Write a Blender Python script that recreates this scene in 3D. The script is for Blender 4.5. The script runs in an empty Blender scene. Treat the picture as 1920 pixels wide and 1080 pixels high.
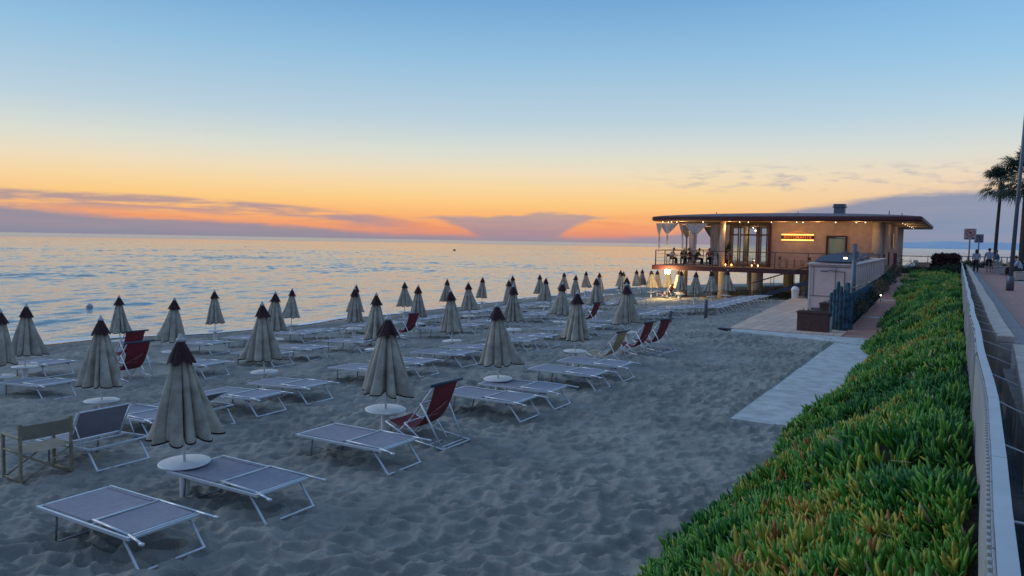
import bpy, math, random
import numpy as np
from mathutils import Vector, Matrix
# World frame: +Y runs along the beach and the promenade (both are parallel), +X points inland,
# z = 0 is the level sand beside the first row of loungers, the sea lies at z = SEA.
R = math.radians
C = bpy.context.scene.collection
SC = bpy.context.scene
# ---------------------------------------------------------------- camera
EYE = 3.7
cam_d = bpy.data.cameras.new('camera'); cam = bpy.data.objects.new('camera', cam_d); C.objects.link(cam)
cam_d.sensor_width = 36; cam_d.lens = 1400/1920*36; cam_d.clip_start = .05; cam_d.clip_end = 60000
cam.matrix_world = Matrix.Translation((0, 0, EYE)) @ Matrix.Rotation(R(30.8), 4, 'Z') @ Matrix.Rotation(R(90-3.6), 4, 'X') @ Matrix.Rotation(R(1.02), 4, 'Z')
SC.camera = cam
SC.view_settings.view_transform = 'Standard'; SC.view_settings.look = 'None'
SC.view_settings.exposure = 0; SC.view_settings.gamma = 1
try: SC.view_settings.use_curve_mapping = False
except Exception: pass

def lin(c):
    return tuple(((x/255)/12.92 if x/255 <= .04045 else ((x/255+.055)/1.055)**2.4) for x in c)
def L4(c): return lin(c)+(1,)

# ---------------------------------------------------------------- sky (dusk, sun just below the horizon)
class NT:
    def __init__(s, nt): s.t = nt
    def n(s, typ, **kw):
        x = s.t.nodes.new(typ)
        for k, v in kw.items(): setattr(x, k, v)
        return x
    def l(s, a, b): s.t.links.new(a, b)
    def m(s, op, a, b=None, c=None, clamp=False):
        x = s.t.nodes.new('ShaderNodeMath'); x.operation = op; x.use_clamp = clamp
        for i, v in enumerate((a, b, c)):
            if v is None: continue
            if isinstance(v, (int, float)): x.inputs[i].default_value = v
            else: s.t.links.new(v, x.inputs[i])
        return x.outputs[0]
    def sstep(s, v, a, b):
        x = s.t.nodes.new('ShaderNodeMapRange'); x.interpolation_type = 'SMOOTHSTEP'
        s.t.links.new(v, x.inputs['Value']); x.inputs['From Min'].default_value = a; x.inputs['From Max'].default_value = b
        return x.outputs[0]
    def lstep(s, v, a, b):
        x = s.t.nodes.new('ShaderNodeMapRange'); x.clamp = True
        s.t.links.new(v, x.inputs['Value']); x.inputs['From Min'].default_value = a; x.inputs['From Max'].default_value = b
        return x.outputs[0]
    def mix(s, f, a, b, mode='MIX'):
        x = s.t.nodes.new('ShaderNodeMix'); x.data_type = 'RGBA'; x.blend_type = mode
        for i, v in ((0, f), (6, a), (7, b)):
            if isinstance(v, (int, float)): x.inputs[i].default_value = v
            elif isinstance(v, tuple): x.inputs[i].default_value = v
            else: s.t.links.new(v, x.inputs[i])
        return x.outputs[2]
    def ramp(s, v, stops, interp='LINEAR'):
        x = s.t.nodes.new('ShaderNodeValToRGB'); x.color_ramp.interpolation = interp
        e = x.color_ramp.elements
        while len(e) > 1: e.remove(e[-1])
        e[0].position = stops[0][0]; e[0].color = stops[0][1]
        for p, c in stops[1:]:
            q = e.new(p); q.color = c
        s.t.links.new(v, x.inputs[0]); return x.outputs[0]
    def noise(s, vec, scale, detail=4, rough=.5, dist=0):
        x = s.t.nodes.new('ShaderNodeTexNoise'); x.inputs['Scale'].default_value = scale
        x.inputs['Detail'].default_value = detail; x.inputs['Roughness'].default_value = rough
        x.inputs['Distortion'].default_value = dist
        if vec is not None: s.t.links.new(vec, x.inputs['Vector'])
        return x.outputs['Fac']

world = bpy.data.worlds.new('World'); SC.world = world; world.use_nodes = True
W = NT(world.node_tree); W.t.nodes.clear()
tc = W.n('ShaderNodeTexCoord'); sep = W.n('ShaderNodeSeparateXYZ'); W.l(tc.outputs['Generated'], sep.inputs[0])
X_, Y_, Z_ = sep.outputs
el = W.m('MULTIPLY', W.m('ARCSINE', Z_), 180/math.pi)
az = W.m('MULTIPLY', W.m('ARCTAN2', X_, Y_), 180/math.pi)          # degrees from the beach axis, sea side negative
# elevation compressed so that the low sky gets most of the ramp: u = sqrt(el/90)
u = W.m('SQRT', W.m('DIVIDE', W.m('MAXIMUM', el, 0.0), 90.0))
def P(e): return math.sqrt(e/90)
rA = W.ramp(u, [(0, L4((190,150,144))), (P(.5), L4((222,148,124))), (P(1.1), L4((244,162,112))), (P(2), L4((251,184,118))), (P(2.9), L4((252,204,134))),
                (P(4.0), L4((248,215,162))), (P(5.2), L4((238,221,190))), (P(6.6), L4((220,222,210))), (P(9), L4((188,209,221))),
                (P(13.5), L4((148,192,223))), (P(17.5), L4((116,168,214))), (P(26), L4((122,168,214))), (P(50), L4((142,176,218))), (1, L4((130,166,210)))])
rB = W.ramp(u, [(0, L4((150,160,182))), (P(2), L4((214,178,160))), (P(3.6), L4((240,206,172))), (P(5), L4((236,217,192))), (P(6.6), L4((217,220,214))),
                (P(9), L4((186,212,226))), (P(12.5), L4((152,198,230))), (P(17.5), L4((122,178,226))), (P(28), L4((122,168,214))), (P(50), L4((142,176,218))), (1, L4((130,166,210)))])
rC = W.ramp(u, [(0, L4((84,100,132))), (P(3), L4((112,118,150))), (P(9), L4((134,140,176))), (P(20), L4((116,148,194))), (P(50), L4((130,162,208))), (1, L4((130,166,210)))])
da = W.m('ABSOLUTE', W.m('WRAP', W.m('ADD', az, 40.0), -180.0, 180.0))
sky = W.mix(W.sstep(da, 18, 46), rA, rB)
sky = W.mix(W.sstep(da, 55, 120), sky, rC)
# soft large-scale variation of the low glow
cv = W.n('ShaderNodeCombineXYZ'); W.l(W.m('MULTIPLY', az, .055), cv.inputs[0]); W.l(W.m('MULTIPLY', el, .5), cv.inputs[1])
nz = W.noise(cv.outputs[0], 1.0, 5, .55)
# cloud vector, long in azimuth, thin in elevation
cv2 = W.n('ShaderNodeCombineXYZ'); W.l(W.m('MULTIPLY', az, .10), cv2.inputs[0]); W.l(W.m('MULTIPLY', el, 1.25), cv2.inputs[1]); cv2.inputs[2].default_value = 3.3
nc = W.noise(cv2.outputs[0], 1.4, 7, .6, .3)
cv3 = W.n('ShaderNodeCombineXYZ'); W.l(W.m('MULTIPLY', az, .5), cv3.inputs[0]); W.l(W.m('MULTIPLY', el, 2.2), cv3.inputs[1]); cv3.inputs[2].default_value = 8.1
nf = W.noise(cv3.outputs[0], 1.0, 6, .6, .2)
def curve(v, lo, hi, vlo, vhi, pts):
    """height over azimuth: pts (azimuth, height)"""
    x = W.n('ShaderNodeFloatCurve'); c = x.mapping.curves[0]
    P_ = [((a-lo)/(hi-lo), (h-vlo)/(vhi-vlo)) for a, h in pts]
    while len(c.points) > 2: c.points.remove(c.points[1])
    c.points[0].location = P_[0]; c.points[-1].location = P_[-1]
    for q in P_[1:-1]: c.points.new(*q)
    for p in c.points: p.handle_type = 'VECTOR'
    x.mapping.update()
    W.l(W.lstep(v, lo, hi), x.inputs['Value'])
    return W.m('ADD', W.m('MULTIPLY', x.outputs[0], vhi-vlo), vlo)
# 1. low bank: its top edge over azimuth (sea side low, towering up on the land side)
topB = curve(az, -90, 60, 0, 6, [(-90, 2.2), (-66, 1.75), (-58, 1.15), (-50, 1.05), (-44, .62), (-40, .3), (-24, .25), (-20, .5), (-15, 1.2), (-11.5, 2.35), (-8, 2.9), (-4, 3.5), (0, 3.75), (20, 3.9), (60, 3.2)])
edge = W.m('SUBTRACT', W.m('ADD', topB, W.m('MULTIPLY', W.m('SUBTRACT', W.m('ADD', W.m('MULTIPLY', nf, .5), W.m('MULTIPLY', nc, .5)), .5), 1.1)), el)
mB = W.sstep(edge, -.25, .30)
bankc = W.ramp(W.lstep(az, -66, 10), [(0, L4((132,136,156))), (.3, L4((140,136,153))), (.5, L4((148,137,152))), (.66, L4((136,138,160))), (.76, L4((122,138,168))), (.86, L4((114,141,174))), (1, L4((116,144,180)))])
bankd = W.mix(W.m('MULTIPLY', nc, .35), bankc, L4((196,170,170)))
# 2. anvil cloud standing on the horizon
anT = curve(az, -45, -18, 0, 3, [(-45, 1.2), (-40, 1.5), (-37, 1.78), (-35.5, 1.86), (-33, 1.86), (-30.5, 1.98), (-28.8, 2.26), (-26.6, 2.2), (-25, 2.05), (-23.6, 1.96), (-22.5, 1.7), (-18, 1.4)])
anB = curve(az, -45, -18, 0, 3, [(-45, 1.5), (-39, 1.7), (-36.8, 1.62), (-35.6, 1.3), (-34.4, .85), (-33.6, .35), (-32.6, .0), (-28.2, .0), (-27.2, .35), (-26.6, .95), (-25.8, 1.35), (-24.6, 1.78), (-23.4, 1.95), (-18, 2)])
nfs = W.m('MULTIPLY', W.m('SUBTRACT', W.m('ADD', W.m('MULTIPLY', nf, .6), W.m('MULTIPLY', nc, .4)), .5), .75)
mA = W.m('MULTIPLY', W.sstep(W.m('SUBTRACT', W.m('ADD', anT, nfs), el), -.12, .16), W.sstep(W.m('SUBTRACT', el, W.m('ADD', anB, nfs)), -.22, .26))
# 3. streaks above the bank on the left
st_ = curve(az, -90, -30, 0, 4, [(-90, 2.4), (-66, 2.35), (-56, 2.3), (-48, 1.95), (-42, 1.45), (-38, 1.0), (-30, .9)])
dd = W.m('SUBTRACT', el, st_)
band = W.m('MULTIPLY', W.sstep(dd, -.95, -.15), W.m('SUBTRACT', 1.0, W.sstep(dd, .25, .55)))
band = W.m('MULTIPLY', band, W.m('SUBTRACT', 1.0, W.sstep(az, -43, -36)))
mS = W.m('MULTIPLY', W.sstep(W.m('ADD', nc, W.m('MULTIPLY', nf, .35)), .50, .74), band)
# 4. faint high wisps on the right
wy = W.m('MULTIPLY', W.sstep(el, 3.6, 4.4), W.m('SUBTRACT', 1.0, W.sstep(el, 5.2, 6.0)))
wm = W.m('MULTIPLY', W.m('MULTIPLY', wy, W.sstep(az, -24, -14)), W.sstep(nf, .46, .72))
# red under-glow between the layers
sky = W.mix(W.m('MULTIPLY', W.m('MULTIPLY', W.sstep(nc, .42, .62), W.m('SUBTRACT', 1.0, W.sstep(el, 1.2, 2.6))), .38), sky, L4((238,132,102)))
sky = W.mix(W.m('MULTIPLY', wm, .55), sky, L4((150,158,180)))
sky = W.mix(W.m('MULTIPLY', mS, .85), sky, L4((168,146,154)))
anc = W.mix(W.sstep(el, .2, 2.2), L4((160,140,156)), L4((172,154,158)))
sky = W.mix(W.m('MULTIPLY', mA, W.m('ADD', .62, W.m('MULTIPLY', nc, .45))), sky, anc)
sky = W.mix(W.m('MULTIPLY', mB, .95), sky, bankd)
# the haze right on the sea line
sky = W.mix(W.m('MULTIPLY', W.m('SUBTRACT', 1.0, W.sstep(el, .0, .55)), .8), sky, W.ramp(W.lstep(az, -66, 10), [(0, L4((134,138,160))), (.5, L4((158,141,154))), (.75, L4((150,142,164))), (1, L4((118,144,178)))]))
bg = W.n('ShaderNodeBackground'); W.l(sky, bg.inputs['Color']); bg.inputs['Strength'].default_value = 1.0
wo = W.n('ShaderNodeOutputWorld'); W.l(bg.outputs[0], wo.inputs['Surface'])

# the one sun lamp: wide and weak, added from left of the frame to model the sand hollows
sl = bpy.data.lights.new('sand_relief_sun', 'SUN'); sl.energy = .7; sl.angle = R(28); sl.color = (.93, .95, 1)
so = bpy.data.objects.new('sand_relief_sun', sl); C.objects.link(so); so.location = (-20, 0, 30)
so.rotation_euler = (R(90-24), 0, R(98+180))
# ---------------------------------------------------------------- materials
MATS = {}
def mat(name, col, rough=.6, metal=0, var=.12, scale=6, bump=0, bscale=40, col2=None, emit=None, estr=0, trans=0, spec=None, coat=0):
    if name in MATS: return MATS[name]
    m = bpy.data.materials.new(name); m.use_nodes = True; t = NT(m.node_tree)
    b = m.node_tree.nodes['Principled BSDF']; MATS[name] = m
    g = t.n('ShaderNodeTexCoord'); ob = g.outputs['Object']
    n1 = t.noise(ob, scale, 5, .6)
    c1 = tuple(x*(1-var) for x in col)+(1,); c2 = tuple(min(1, x*(1+var)) for x in (col2 or col))+(1,)
    t.l(t.mix(t.sstep(n1, .3, .7), c1, c2), b.inputs['Base Color'])
    b.inputs['Roughness'].default_value = rough; b.inputs['Metallic'].default_value = metal
    t.l(t.m('ADD', t.m('MULTIPLY', t.noise(ob, scale*2.3, 3), .25*rough), rough*.87), b.inputs['Roughness'])
    if bump:
        bn = t.n('ShaderNodeBump'); bn.inputs['Strength'].default_value = bump; bn.inputs['Distance'].default_value = .02
        t.l(t.noise(ob, bscale, 4), bn.inputs['Height']); t.l(bn.outputs[0], b.inputs['Normal'])
    if emit: b.inputs['Emission Color'].default_value = emit+(1,); b.inputs['Emission Strength'].default_value = estr
    if trans: b.inputs['Transmission Weight'].default_value = trans
    if spec is not None: b.inputs['Specular IOR Level'].default_value = spec
    return m
M_ALU = mat('aluminium_paint', (.62,.66,.70), .38, .35, .08, 8)
M_WHITE = mat('white_plastic', (.74,.75,.74), .42, 0, .08, 5)
M_MESH = mat('sling_mesh', (.25,.245,.29), .8, 0, .08, 9, .25, 300)
M_HINGE = mat('dark_hinge', (.03,.04,.07), .5)
M_CANVAS = mat('parasol_canvas', (.33,.295,.235), .9, 0, .2, 3.5, .45, 60, col2=(.40,.365,.30))
M_MAROON = mat('maroon_canvas', (.034,.011,.015), .85, 0, .2, 5, .3, 60)
M_GREYCAP = mat('grey_cap', (.42,.43,.45), .5)
M_RED = mat('red_sling', (.20,.020,.030), .75, 0, .14, 6, .2, 200)
M_BEIGE = mat('beige_sling', (.42,.31,.17), .8, 0, .12, 6, .2, 200)
M_MARK = mat('pale_mark', (.45,.25,.24), .7)
M_DCANVAS = mat('faded_canvas', (.23,.20,.155), .85, 0, .12, 6, .2, 200)
M_TEAK = mat('weathered_teak', (.26,.22,.15), .7, 0, .2, 14, .3, 40)
M_DARKRED = mat('dark_red_canvas', (.16,.03,.025), .8)
M_CONC = mat('pale_concrete', (.42,.44,.44), .9, 0, .18, 2.4, .5, 30)
M_COPING = mat('stone_coping', (.40,.355,.32), .85, 0, .16, 5, .5, 40)
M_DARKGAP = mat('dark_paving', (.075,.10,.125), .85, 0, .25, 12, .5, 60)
M_FENCE = mat('pale_fence_board', (.37,.375,.38), .55, 0, .06, 3, .15, 25)
M_RAILW = mat('fence_rail_paint', (.40,.43,.46), .5, .1, .06, 4)
M_COLUMN = mat('plaster_column', (.56,.47,.37), .8, 0, .1, 3, .2, 30)
M_WALLB = mat('warm_plaster', (.50,.36,.28), .85, 0, .1, 2.5, .2, 35)
M_FASCIA = mat('maroon_fascia', (.085,.018,.02), .55, 0, .15, 3)
M_DECKEDGE = mat('deck_edge_board', (.085,.022,.020), .55, 0, .18, 2)
M_ROOFTOP = mat('roof_sheet', (.34,.34,.37), .6, .2, .1, 2)
M_SOFFIT = mat('ochre_soffit', (.50,.30,.13), .75, 0, .08, 3)
M_DECKWOOD = mat('deck_timber', (.36,.21,.11), .65, 0, .18, 5, .2, 30)
M_STEEL = mat('railing_steel', (.09,.08,.085), .4, .6)
M_GREYPOST = mat('grey_steel_post', (.13,.15,.18), .45, .5, .12, 5)
M_BOOTH = mat('booth_panel', (.70,.54,.48), .65, 0, .07, 2.2, .1, 20)
M_BOOTHTRIM = mat('booth_trim', (.62,.54,.51), .55)
M_SEAM = mat('panel_seam', (.16,.13,.13), .7)
M_SOLAR = mat('solar_panel', (.012,.02,.05), .6, 0, .2, 3)
M_TEAL = mat('teal_log', (.016,.045,.07), .85, 0, .35, 5, .5, 35, col2=(.035,.09,.125))
M_BROWN = mat('brown_planter', (.085,.038,.034), .75, 0, .2, 8, .3, 40)
M_SOIL = mat('dark_soil', (.04,.028,.018), .95, 0, .3, 15, .8, 30)
M_CLOTHW = mat('white_curtain', (.62,.60,.60), .85, 0, .05, 3)
M_BUOY = mat('buoy_plastic', (.35,.37,.40), .45)
M_ROCK = mat('dark_rock', (.06,.065,.075), .85, 0, .3, 3, .8, 12)
M_DOOR = mat('dark_door_frame', (.055,.02,.018), .5)
M_DGLASS = mat('greenish_door_glass', (.36,.46,.34), .25, 0, .1, 2)
M_GLASS = mat('window_glass', (.75,.85,.85), .03, 0, .02, 1, trans=.92)
M_WFRAME = mat('window_frame_paint', (.20,.14,.10), .5)
M_LIT = mat('lit_window', (.5,.4,.2), .4, emit=(1,.72,.25), estr=.35)
M_BULB = mat('warm_bulb', (1,.9,.7), .3, emit=(1,.82,.52), estr=6)
M_FLOOD = mat('flood_lamp', (1,.9,.7), .3, emit=(1,.74,.36), estr=60)
M_NEON = mat('amber_neon', (1,.6,.2), .3, emit=(1,.50,.11), estr=2.1)
M_NEON2 = mat('amber_lettering', (.6,.2,.05), .3, emit=(1,.22,.03), estr=.55)
M_BULBD = mat('dim_bulb', (1,.9,.7), .3, emit=(1,.82,.52), estr=1.6)
M_CANDLE = mat('candle_flame', (1,.6,.2), .3, emit=(1,.45,.12), estr=10)
M_TRUNK = mat('palm_trunk', (.05,.042,.038), .95, 0, .3, 10, .8, 18)
M_FROND = mat('palm_frond', (.030,.055,.036), .6, 0, .3, 2)
M_SKIN = mat('skin', (.40,.22,.15), .55, 0, .05)
M_HAIR = mat('dark_hair', (.02,.014,.012), .6)
M_SHIRT = mat('pale_blue_shirt', (.34,.38,.50), .8)
M_SHIRTW = mat('white_shirt', (.55,.52,.50), .8)
M_BLUE = mat('blue_shirt', (.06,.13,.26), .8)
M_BLACK = mat('black_cloth', (.014,.014,.02), .8)
M_MAROONC = mat('maroon_cloth', (.12,.025,.03), .8)
M_SIGN = mat('sign_face', (.50,.38,.36), .5, 0, .05)
M_SIGNRED = mat('sign_red', (.42,.05,.04), .5)
M_SIGNBLUE = mat('sign_dark_blue', (.05,.05,.12), .5)
M_SHRUB = mat('shrub_leaf', (.020,.045,.022), .6, 0, .35, 4)
M_SHRUBD = mat('dry_shrub_leaf', (.075,.065,.035), .7, 0, .3, 4)
M_REDHEDGE = mat('reddish_foliage', (.07,.022,.025), .7, 0, .3, 5)
M_HILL = mat('hazed_hill', (.38,.49,.60), .95, 0, .04, .001)  # distance haze is put into this pale blue-grey base colour
M_FOAM = mat('foam', (.75,.77,.80), .6, 0, .05, 3)

# ---------------------------------------------------------------- helpers
class MB:
    def __init__(s): s.v = []; s.f = []
    def add(s, vs, fs):
        o = len(s.v); s.v += [tuple(map(float, p)) for p in vs]; s.f += [tuple(i+o for i in f) for f in fs]; return s
    def box(s, c, d, rz=0, rx=0, ry=0):
        m = Matrix.Rotation(rz, 3, 'Z') @ Matrix.Rotation(ry, 3, 'Y') @ Matrix.Rotation(rx, 3, 'X')
        vs = [Vector(c)+m @ Vector((a*d[0]/2, b*d[1]/2, e*d[2]/2)) for e in (-1, 1) for b in (-1, 1) for a in (-1, 1)]
        return s.add(vs, [(0,2,3,1),(4,5,7,6),(0,1,5,4),(2,6,7,3),(0,4,6,2),(1,3,7,5)])
    def tube(s, p, q, r, r2=None, n=8, cap=True):
        p = Vector(p); q = Vector(q); r2 = r if r2 is None else r2; d = (q-p).normalized()
        a = d.orthogonal().normalized(); b = d.cross(a)
        vs = [c+(a*math.cos(k*2*math.pi/n)+b*math.sin(k*2*math.pi/n))*rr for c, rr in ((p, r), (q, r2)) for k in range(n)]
        fs = [(k, (k+1) % n, n+(k+1) % n, n+k) for k in range(n)]
        if cap: fs += [tuple(range(n-1, -1, -1)), tuple(range(n, 2*n))]
        return s.add(vs, fs)
    def poly(s, pts, r, n=7):
        for a, b in zip(pts, pts[1:]): s.tube(a, b, r, n=n)
        return s
    def lathe(s, c, prof, n=24):
        c = Vector(c); vs = []; fs = []
        for r, z in prof: vs += [c+Vector((r*math.cos(k*2*math.pi/n), r*math.sin(k*2*math.pi/n), z)) for k in range(n)]
        for j in range(len(prof)-1):
            fs += [(j*n+k, j*n+(k+1) % n, (j+1)*n+(k+1) % n, (j+1)*n+k) for k in range(n)]
        fs += [tuple(range(n-1, -1, -1)), tuple((len(prof)-1)*n+k for k in range(n))]
        return s.add(vs, fs)
    def ball(s, c, r, n=12, m=8, sz=1, sx=1, sy=1):
        c = Vector(c); vs = [c+Vector((0, 0, -r*sz))]; fs = []
        for j in range(1, m):
            a = -math.pi/2+math.pi*j/m
            vs += [c+Vector((r*sx*math.cos(a)*math.cos(k*2*math.pi/n), r*sy*math.cos(a)*math.sin(k*2*math.pi/n), r*sz*math.sin(a))) for k in range(n)]
        vs.append(c+Vector((0, 0, r*sz))); t = len(vs)-1
        fs += [(0, 1+(k+1) % n, 1+k) for k in range(n)]
        for j in range(m-2): fs += [(1+j*n+k, 1+j*n+(k+1) % n, 1+(j+1)*n+(k+1) % n, 1+(j+1)*n+k) for k in range(n)]
        fs += [(1+(m-2)*n+k, 1+(m-2)*n+(k+1) % n, t) for k in range(n)]
        return s.add(vs, fs)
    def prism(s, pts, z0, z1):
        n = len(pts); z0f = z0 if callable(z0) else (lambda x, y: z0); z1f = z1 if callable(z1) else (lambda x, y: z1)
        vs = [(x, y, z0f(x, y)) for x, y in pts]+[(x, y, z1f(x, y)) for x, y in pts]
        return s.add(vs, [tuple(range(n-1, -1, -1)), tuple(range(n, 2*n))]+[(k, (k+1) % n, n+(k+1) % n, n+k) for k in range(n)])
    def build(s, name, m, parent=None, smooth=False, bevel=0, world=False):
        me = bpy.data.meshes.new(name); vs = s.v
        o = bpy.data.objects.new(name, me)
        if world and parent is not None:
            l = parent.location; p = parent.parent
            off = Vector(l)
            while p is not None: off += p.location; p = p.parent
            vs = [(v[0]-off[0], v[1]-off[1], v[2]-off[2]) for v in vs]
        me.from_pydata(vs, [], s.f); me.materials.append(m); me.update()
        if smooth: me.shade_smooth()
        C.objects.link(o)
        if parent is not None: o.parent = parent
        if bevel:
            b = o.modifiers.new('bevel', 'BEVEL'); b.width = bevel; b.segments = 2; b.limit_method = 'ANGLE'
        return o
def thing(name, label, cat, loc=(0, 0, 0), rz=0, group=None):
    o = bpy.data.objects.new(name, None); C.objects.link(o); o.empty_display_size = .2
    o.location = loc; o.rotation_euler = (0, 0, rz); o['label'] = label; o['category'] = cat
    if group: o['group'] = group
    return o
def tag(o, label, cat, group=None):
    o['label'] = label; o['category'] = cat
    if group: o['group'] = group
    return o
def struct(o): o['kind'] = 'structure'; return o
def kids(o): return [c for c in bpy.data.objects if c.parent == o]
def tree_of(o):
    return (o, [tree_of(c) for c in kids(o)])
def copy_tree(tr, parent=None):
    o, ch = tr; c = o.copy(); C.objects.link(c)
    if parent is not None: c.parent = parent
    for k in ch: copy_tree(k, c)
    return c
def np_mesh(name, V, F, m, smooth=False, colors=None):
    me = bpy.data.meshes.new(name); V = np.asarray(V, dtype=np.float32); F = np.asarray(F, dtype=np.int32)
    k = F.shape[1]; me.vertices.add(len(V)); me.vertices.foreach_set('co', V.ravel())
    me.loops.add(F.size); me.loops.foreach_set('vertex_index', F.ravel())
    me.polygons.add(len(F)); me.polygons.foreach_set('loop_start', np.arange(0, F.size, k, dtype=np.int32))
    try: me.polygons.foreach_set('loop_total', np.full(len(F), k, dtype=np.int32))
    except Exception: pass
    me.update(calc_edges=True); me.validate()
    if colors is not None:
        ca = me.color_attributes.new('tint', 'FLOAT_COLOR', 'POINT')
        ca.data.foreach_set('color', np.asarray(colors, dtype=np.float32).ravel())
    me.materials.append(m)
    if smooth: me.shade_smooth()
    o = bpy.data.objects.new(name, me); C.objects.link(o); return o
ORD = ['first', 'second', 'third', 'fourth', 'fifth', 'sixth', 'seventh', 'eighth', 'ninth', 'tenth', 'eleventh', 'twelfth', 'thirteenth', 'fourteenth', 'fifteenth', 'sixteenth', 'seventeenth', 'eighteenth', 'nineteenth', 'twentieth', 'twenty-first', 'twenty-second', 'twenty-third', 'twenty-fourth', 'twenty-fifth', 'twenty-sixth', 'twenty-seventh', 'twenty-eighth']

# ---------------------------------------------------------------- terrain heights
SEA = -1.36
SH_T = [-60, 0, 17, 25, 33, 57, 75, 89, 100, 108, 115, 122, 134]
SH_S = [-46, -40, -37, -33.6, -32.3, -32.6, -33, -29, -24, -19, -8, 10, 60]
def g0(s): # scalar or array
    s = np.asarray(s, dtype=float)
    return np.where(s < -9, .058*(s+9.15)-.0087, np.where(s > -8, 0., (s+8)*.01))
def ground(s, t):
    s = np.asarray(s, dtype=float); t = np.asarray(t, dtype=float)
    sh = np.interp(t, SH_T, SH_S)
    a = g0(s); far = SEA+.0585*(s-sh)
    z = np.where(t < 30, SEA*(1-np.clip((s-sh)/(-9.15-sh), None, 1))*1.0, a)
    z = np.where(t < 30, np.where(s > -9.15, a, np.minimum(a, 0)*0+np.minimum(z, a+.15)), z)
    z = np.where(t > 80, np.minimum(a, far), z)
    w = np.clip((t-22)/8, 0, 1)
    z = np.where((t < 30) & (t > 22), z*(1-w)+a*w, z)
    return z
def G(s, t): return float(ground(s, t))
rng = np.random.default_rng(7)
def hash2(ix, iy, k):
    h = (ix*374761393+iy*668265263+k*1274126177) & 0xffffffff
    h = ((h ^ (h >> 13))*1274126177) & 0xffffffff
    return ((h ^ (h >> 16)) & 0xffff)/65535.
def vnoise(x, y, k=0):
    ix = np.floor(x).astype(np.int64); iy = np.floor(y).astype(np.int64); fx = x-ix; fy = y-iy
    fx = fx*fx*(3-2*fx); fy = fy*fy*(3-2*fy)
    a = hash2(ix, iy, k); b = hash2(ix+1, iy, k); c = hash2(ix, iy+1, k); d = hash2(ix+1, iy+1, k)
    return (a*(1-fx)+b*fx)*(1-fy)+(c*(1-fx)+d*fx)*fy
def worley(x, y, k=0):
    ix = np.floor(x).astype(np.int64); iy = np.floor(y).astype(np.int64); best = np.full(x.shape, 9.)
    for dx in (-1, 0, 1):
        for dy in (-1, 0, 1):
            jx = ix+dx; jy = iy+dy
            px = jx+.1+.8*hash2(jx, jy, k); py = jy+.1+.8*hash2(jx, jy, k+11)
            w = .8+.5*hash2(jx, jy, k+23)
            best = np.minimum(best, ((x-px)**2+(y-py)**2)*w)
    return best
def footprints(s, t):
    # wind-softened tread marks: shallow bowls, longer across the beach than along it
    p = s*.859+t*.512; q = -s*.512+t*.859
    p = p+.22*(vnoise(s*2.1, t*2.1, 5)-.5)+.06*(vnoise(s*7, t*7, 15)-.5); q = q+.22*(vnoise(s*2.1, t*2.1, 6)-.5)+.06*(vnoise(s*7, t*7, 16)-.5)
    a = np.clip(worley(p/.37, q/.235, 1), 0, .42)*.27
    b = np.clip(worley(p/.19+7, q/.13, 2), 0, .45)*.085
    big = (vnoise(s/1.6, t/1.6, 3)-.5)*.06+(vnoise(s/.6, t/.6, 4)-.5)*.02+(vnoise(s/.07, t/.07, 8)-.5)*.006
    amp = .45+.95*vnoise(s/2.6, t/2.0, 9)
    return (a-.045)*amp+(b-.015)+big

# sand material
def sand_mat():
    m = bpy.data.materials.new('sand'); m.use_nodes = True; t = NT(m.node_tree); b = t.t.nodes['Principled BSDF']
    g = t.n('ShaderNodeNewGeometry'); pos = g.outputs['Position']
    c = t.mix(t.sstep(t.noise(pos, .55, 5, .6), .3, .7), (.205,.206,.186,1), (.33,.322,.288,1))
    c = t.mix(t.m('MULTIPLY', t.sstep(t.noise(pos, 5, 4, .7), .5, .8), .30), c, (.12,.115,.11,1))
    sp = t.n('ShaderNodeSeparateXYZ'); t.l(pos, sp.inputs[0])
    wet = t.m('SUBTRACT', 1.0, t.sstep(t.m('ADD', sp.outputs[2], t.m('MULTIPLY', t.noise(pos, .8, 3), .12)), -1.22, -.98))
    c = t.mix(t.m('MULTIPLY', wet, .85), c, (.05,.05,.05,1))
    t.l(c, b.inputs['Base Color'])
    t.l(t.m('SUBTRACT', .95, t.m('MULTIPLY', wet, .5)), b.inputs['Roughness'])
    b.inputs['Specular IOR Level'].default_value = .25
    h = t.m('ADD', t.m('MULTIPLY', t.noise(pos, 4.0, 5, .6), 1.0), t.m('MULTIPLY', t.noise(pos, 40, 4, .7), .16))
    bn = t.n('ShaderNodeBump'); bn.inputs['Strength'].default_value = .6; bn.inputs['Distance'].default_value = .10
    t.l(h, bn.inputs['Height']); t.l(bn.outputs[0], b.inputs['Normal'])
    return m
ts = [-20., -8, -2, 1, 2]
while ts[-1] < 400: ts.append(ts[-1]+max(.022, ts[-1]*.0045))
ss = [2.0, 0., -1.0, -1.8]
while ss[-1] > -11.5: ss.append(ss[-1]-.032)
while ss[-1] > -70: ss.append(ss[-1]-.032*(1+(-11.5-ss[-1])*.22))
ts = np.array(ts); ts = ts[ts < 175]; ss = np.array(ss)[::-1]
S_, T_ = np.meshgrid(ss, ts)
Zs = ground(S_, T_)
sh_ = np.interp(T_, SH_T, SH_S)
fade = np.clip((S_-sh_-.8)/4, 0, 1)*np.clip((-1.4-S_)/1.0, 0, 1)
drift = np.clip(vnoise(T_*.6, S_*.3, 61)-.6, 0, 1)*.35+.03*vnoise(T_*5, S_*5, 62)
ed_ = np.minimum(S_+4.12-drift, T_-15.45-.5*drift)
wk = 1-np.clip(ed_/.12, 0, 1)
Zs = Zs+footprints(S_, T_)*fade*(.2+.8*wk)-.02*(1-wk)+.055*wk*np.clip(1+ed_/.5, 0, 1)*(S_ > -5)*(T_ > 15)*(T_ < 32)
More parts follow.
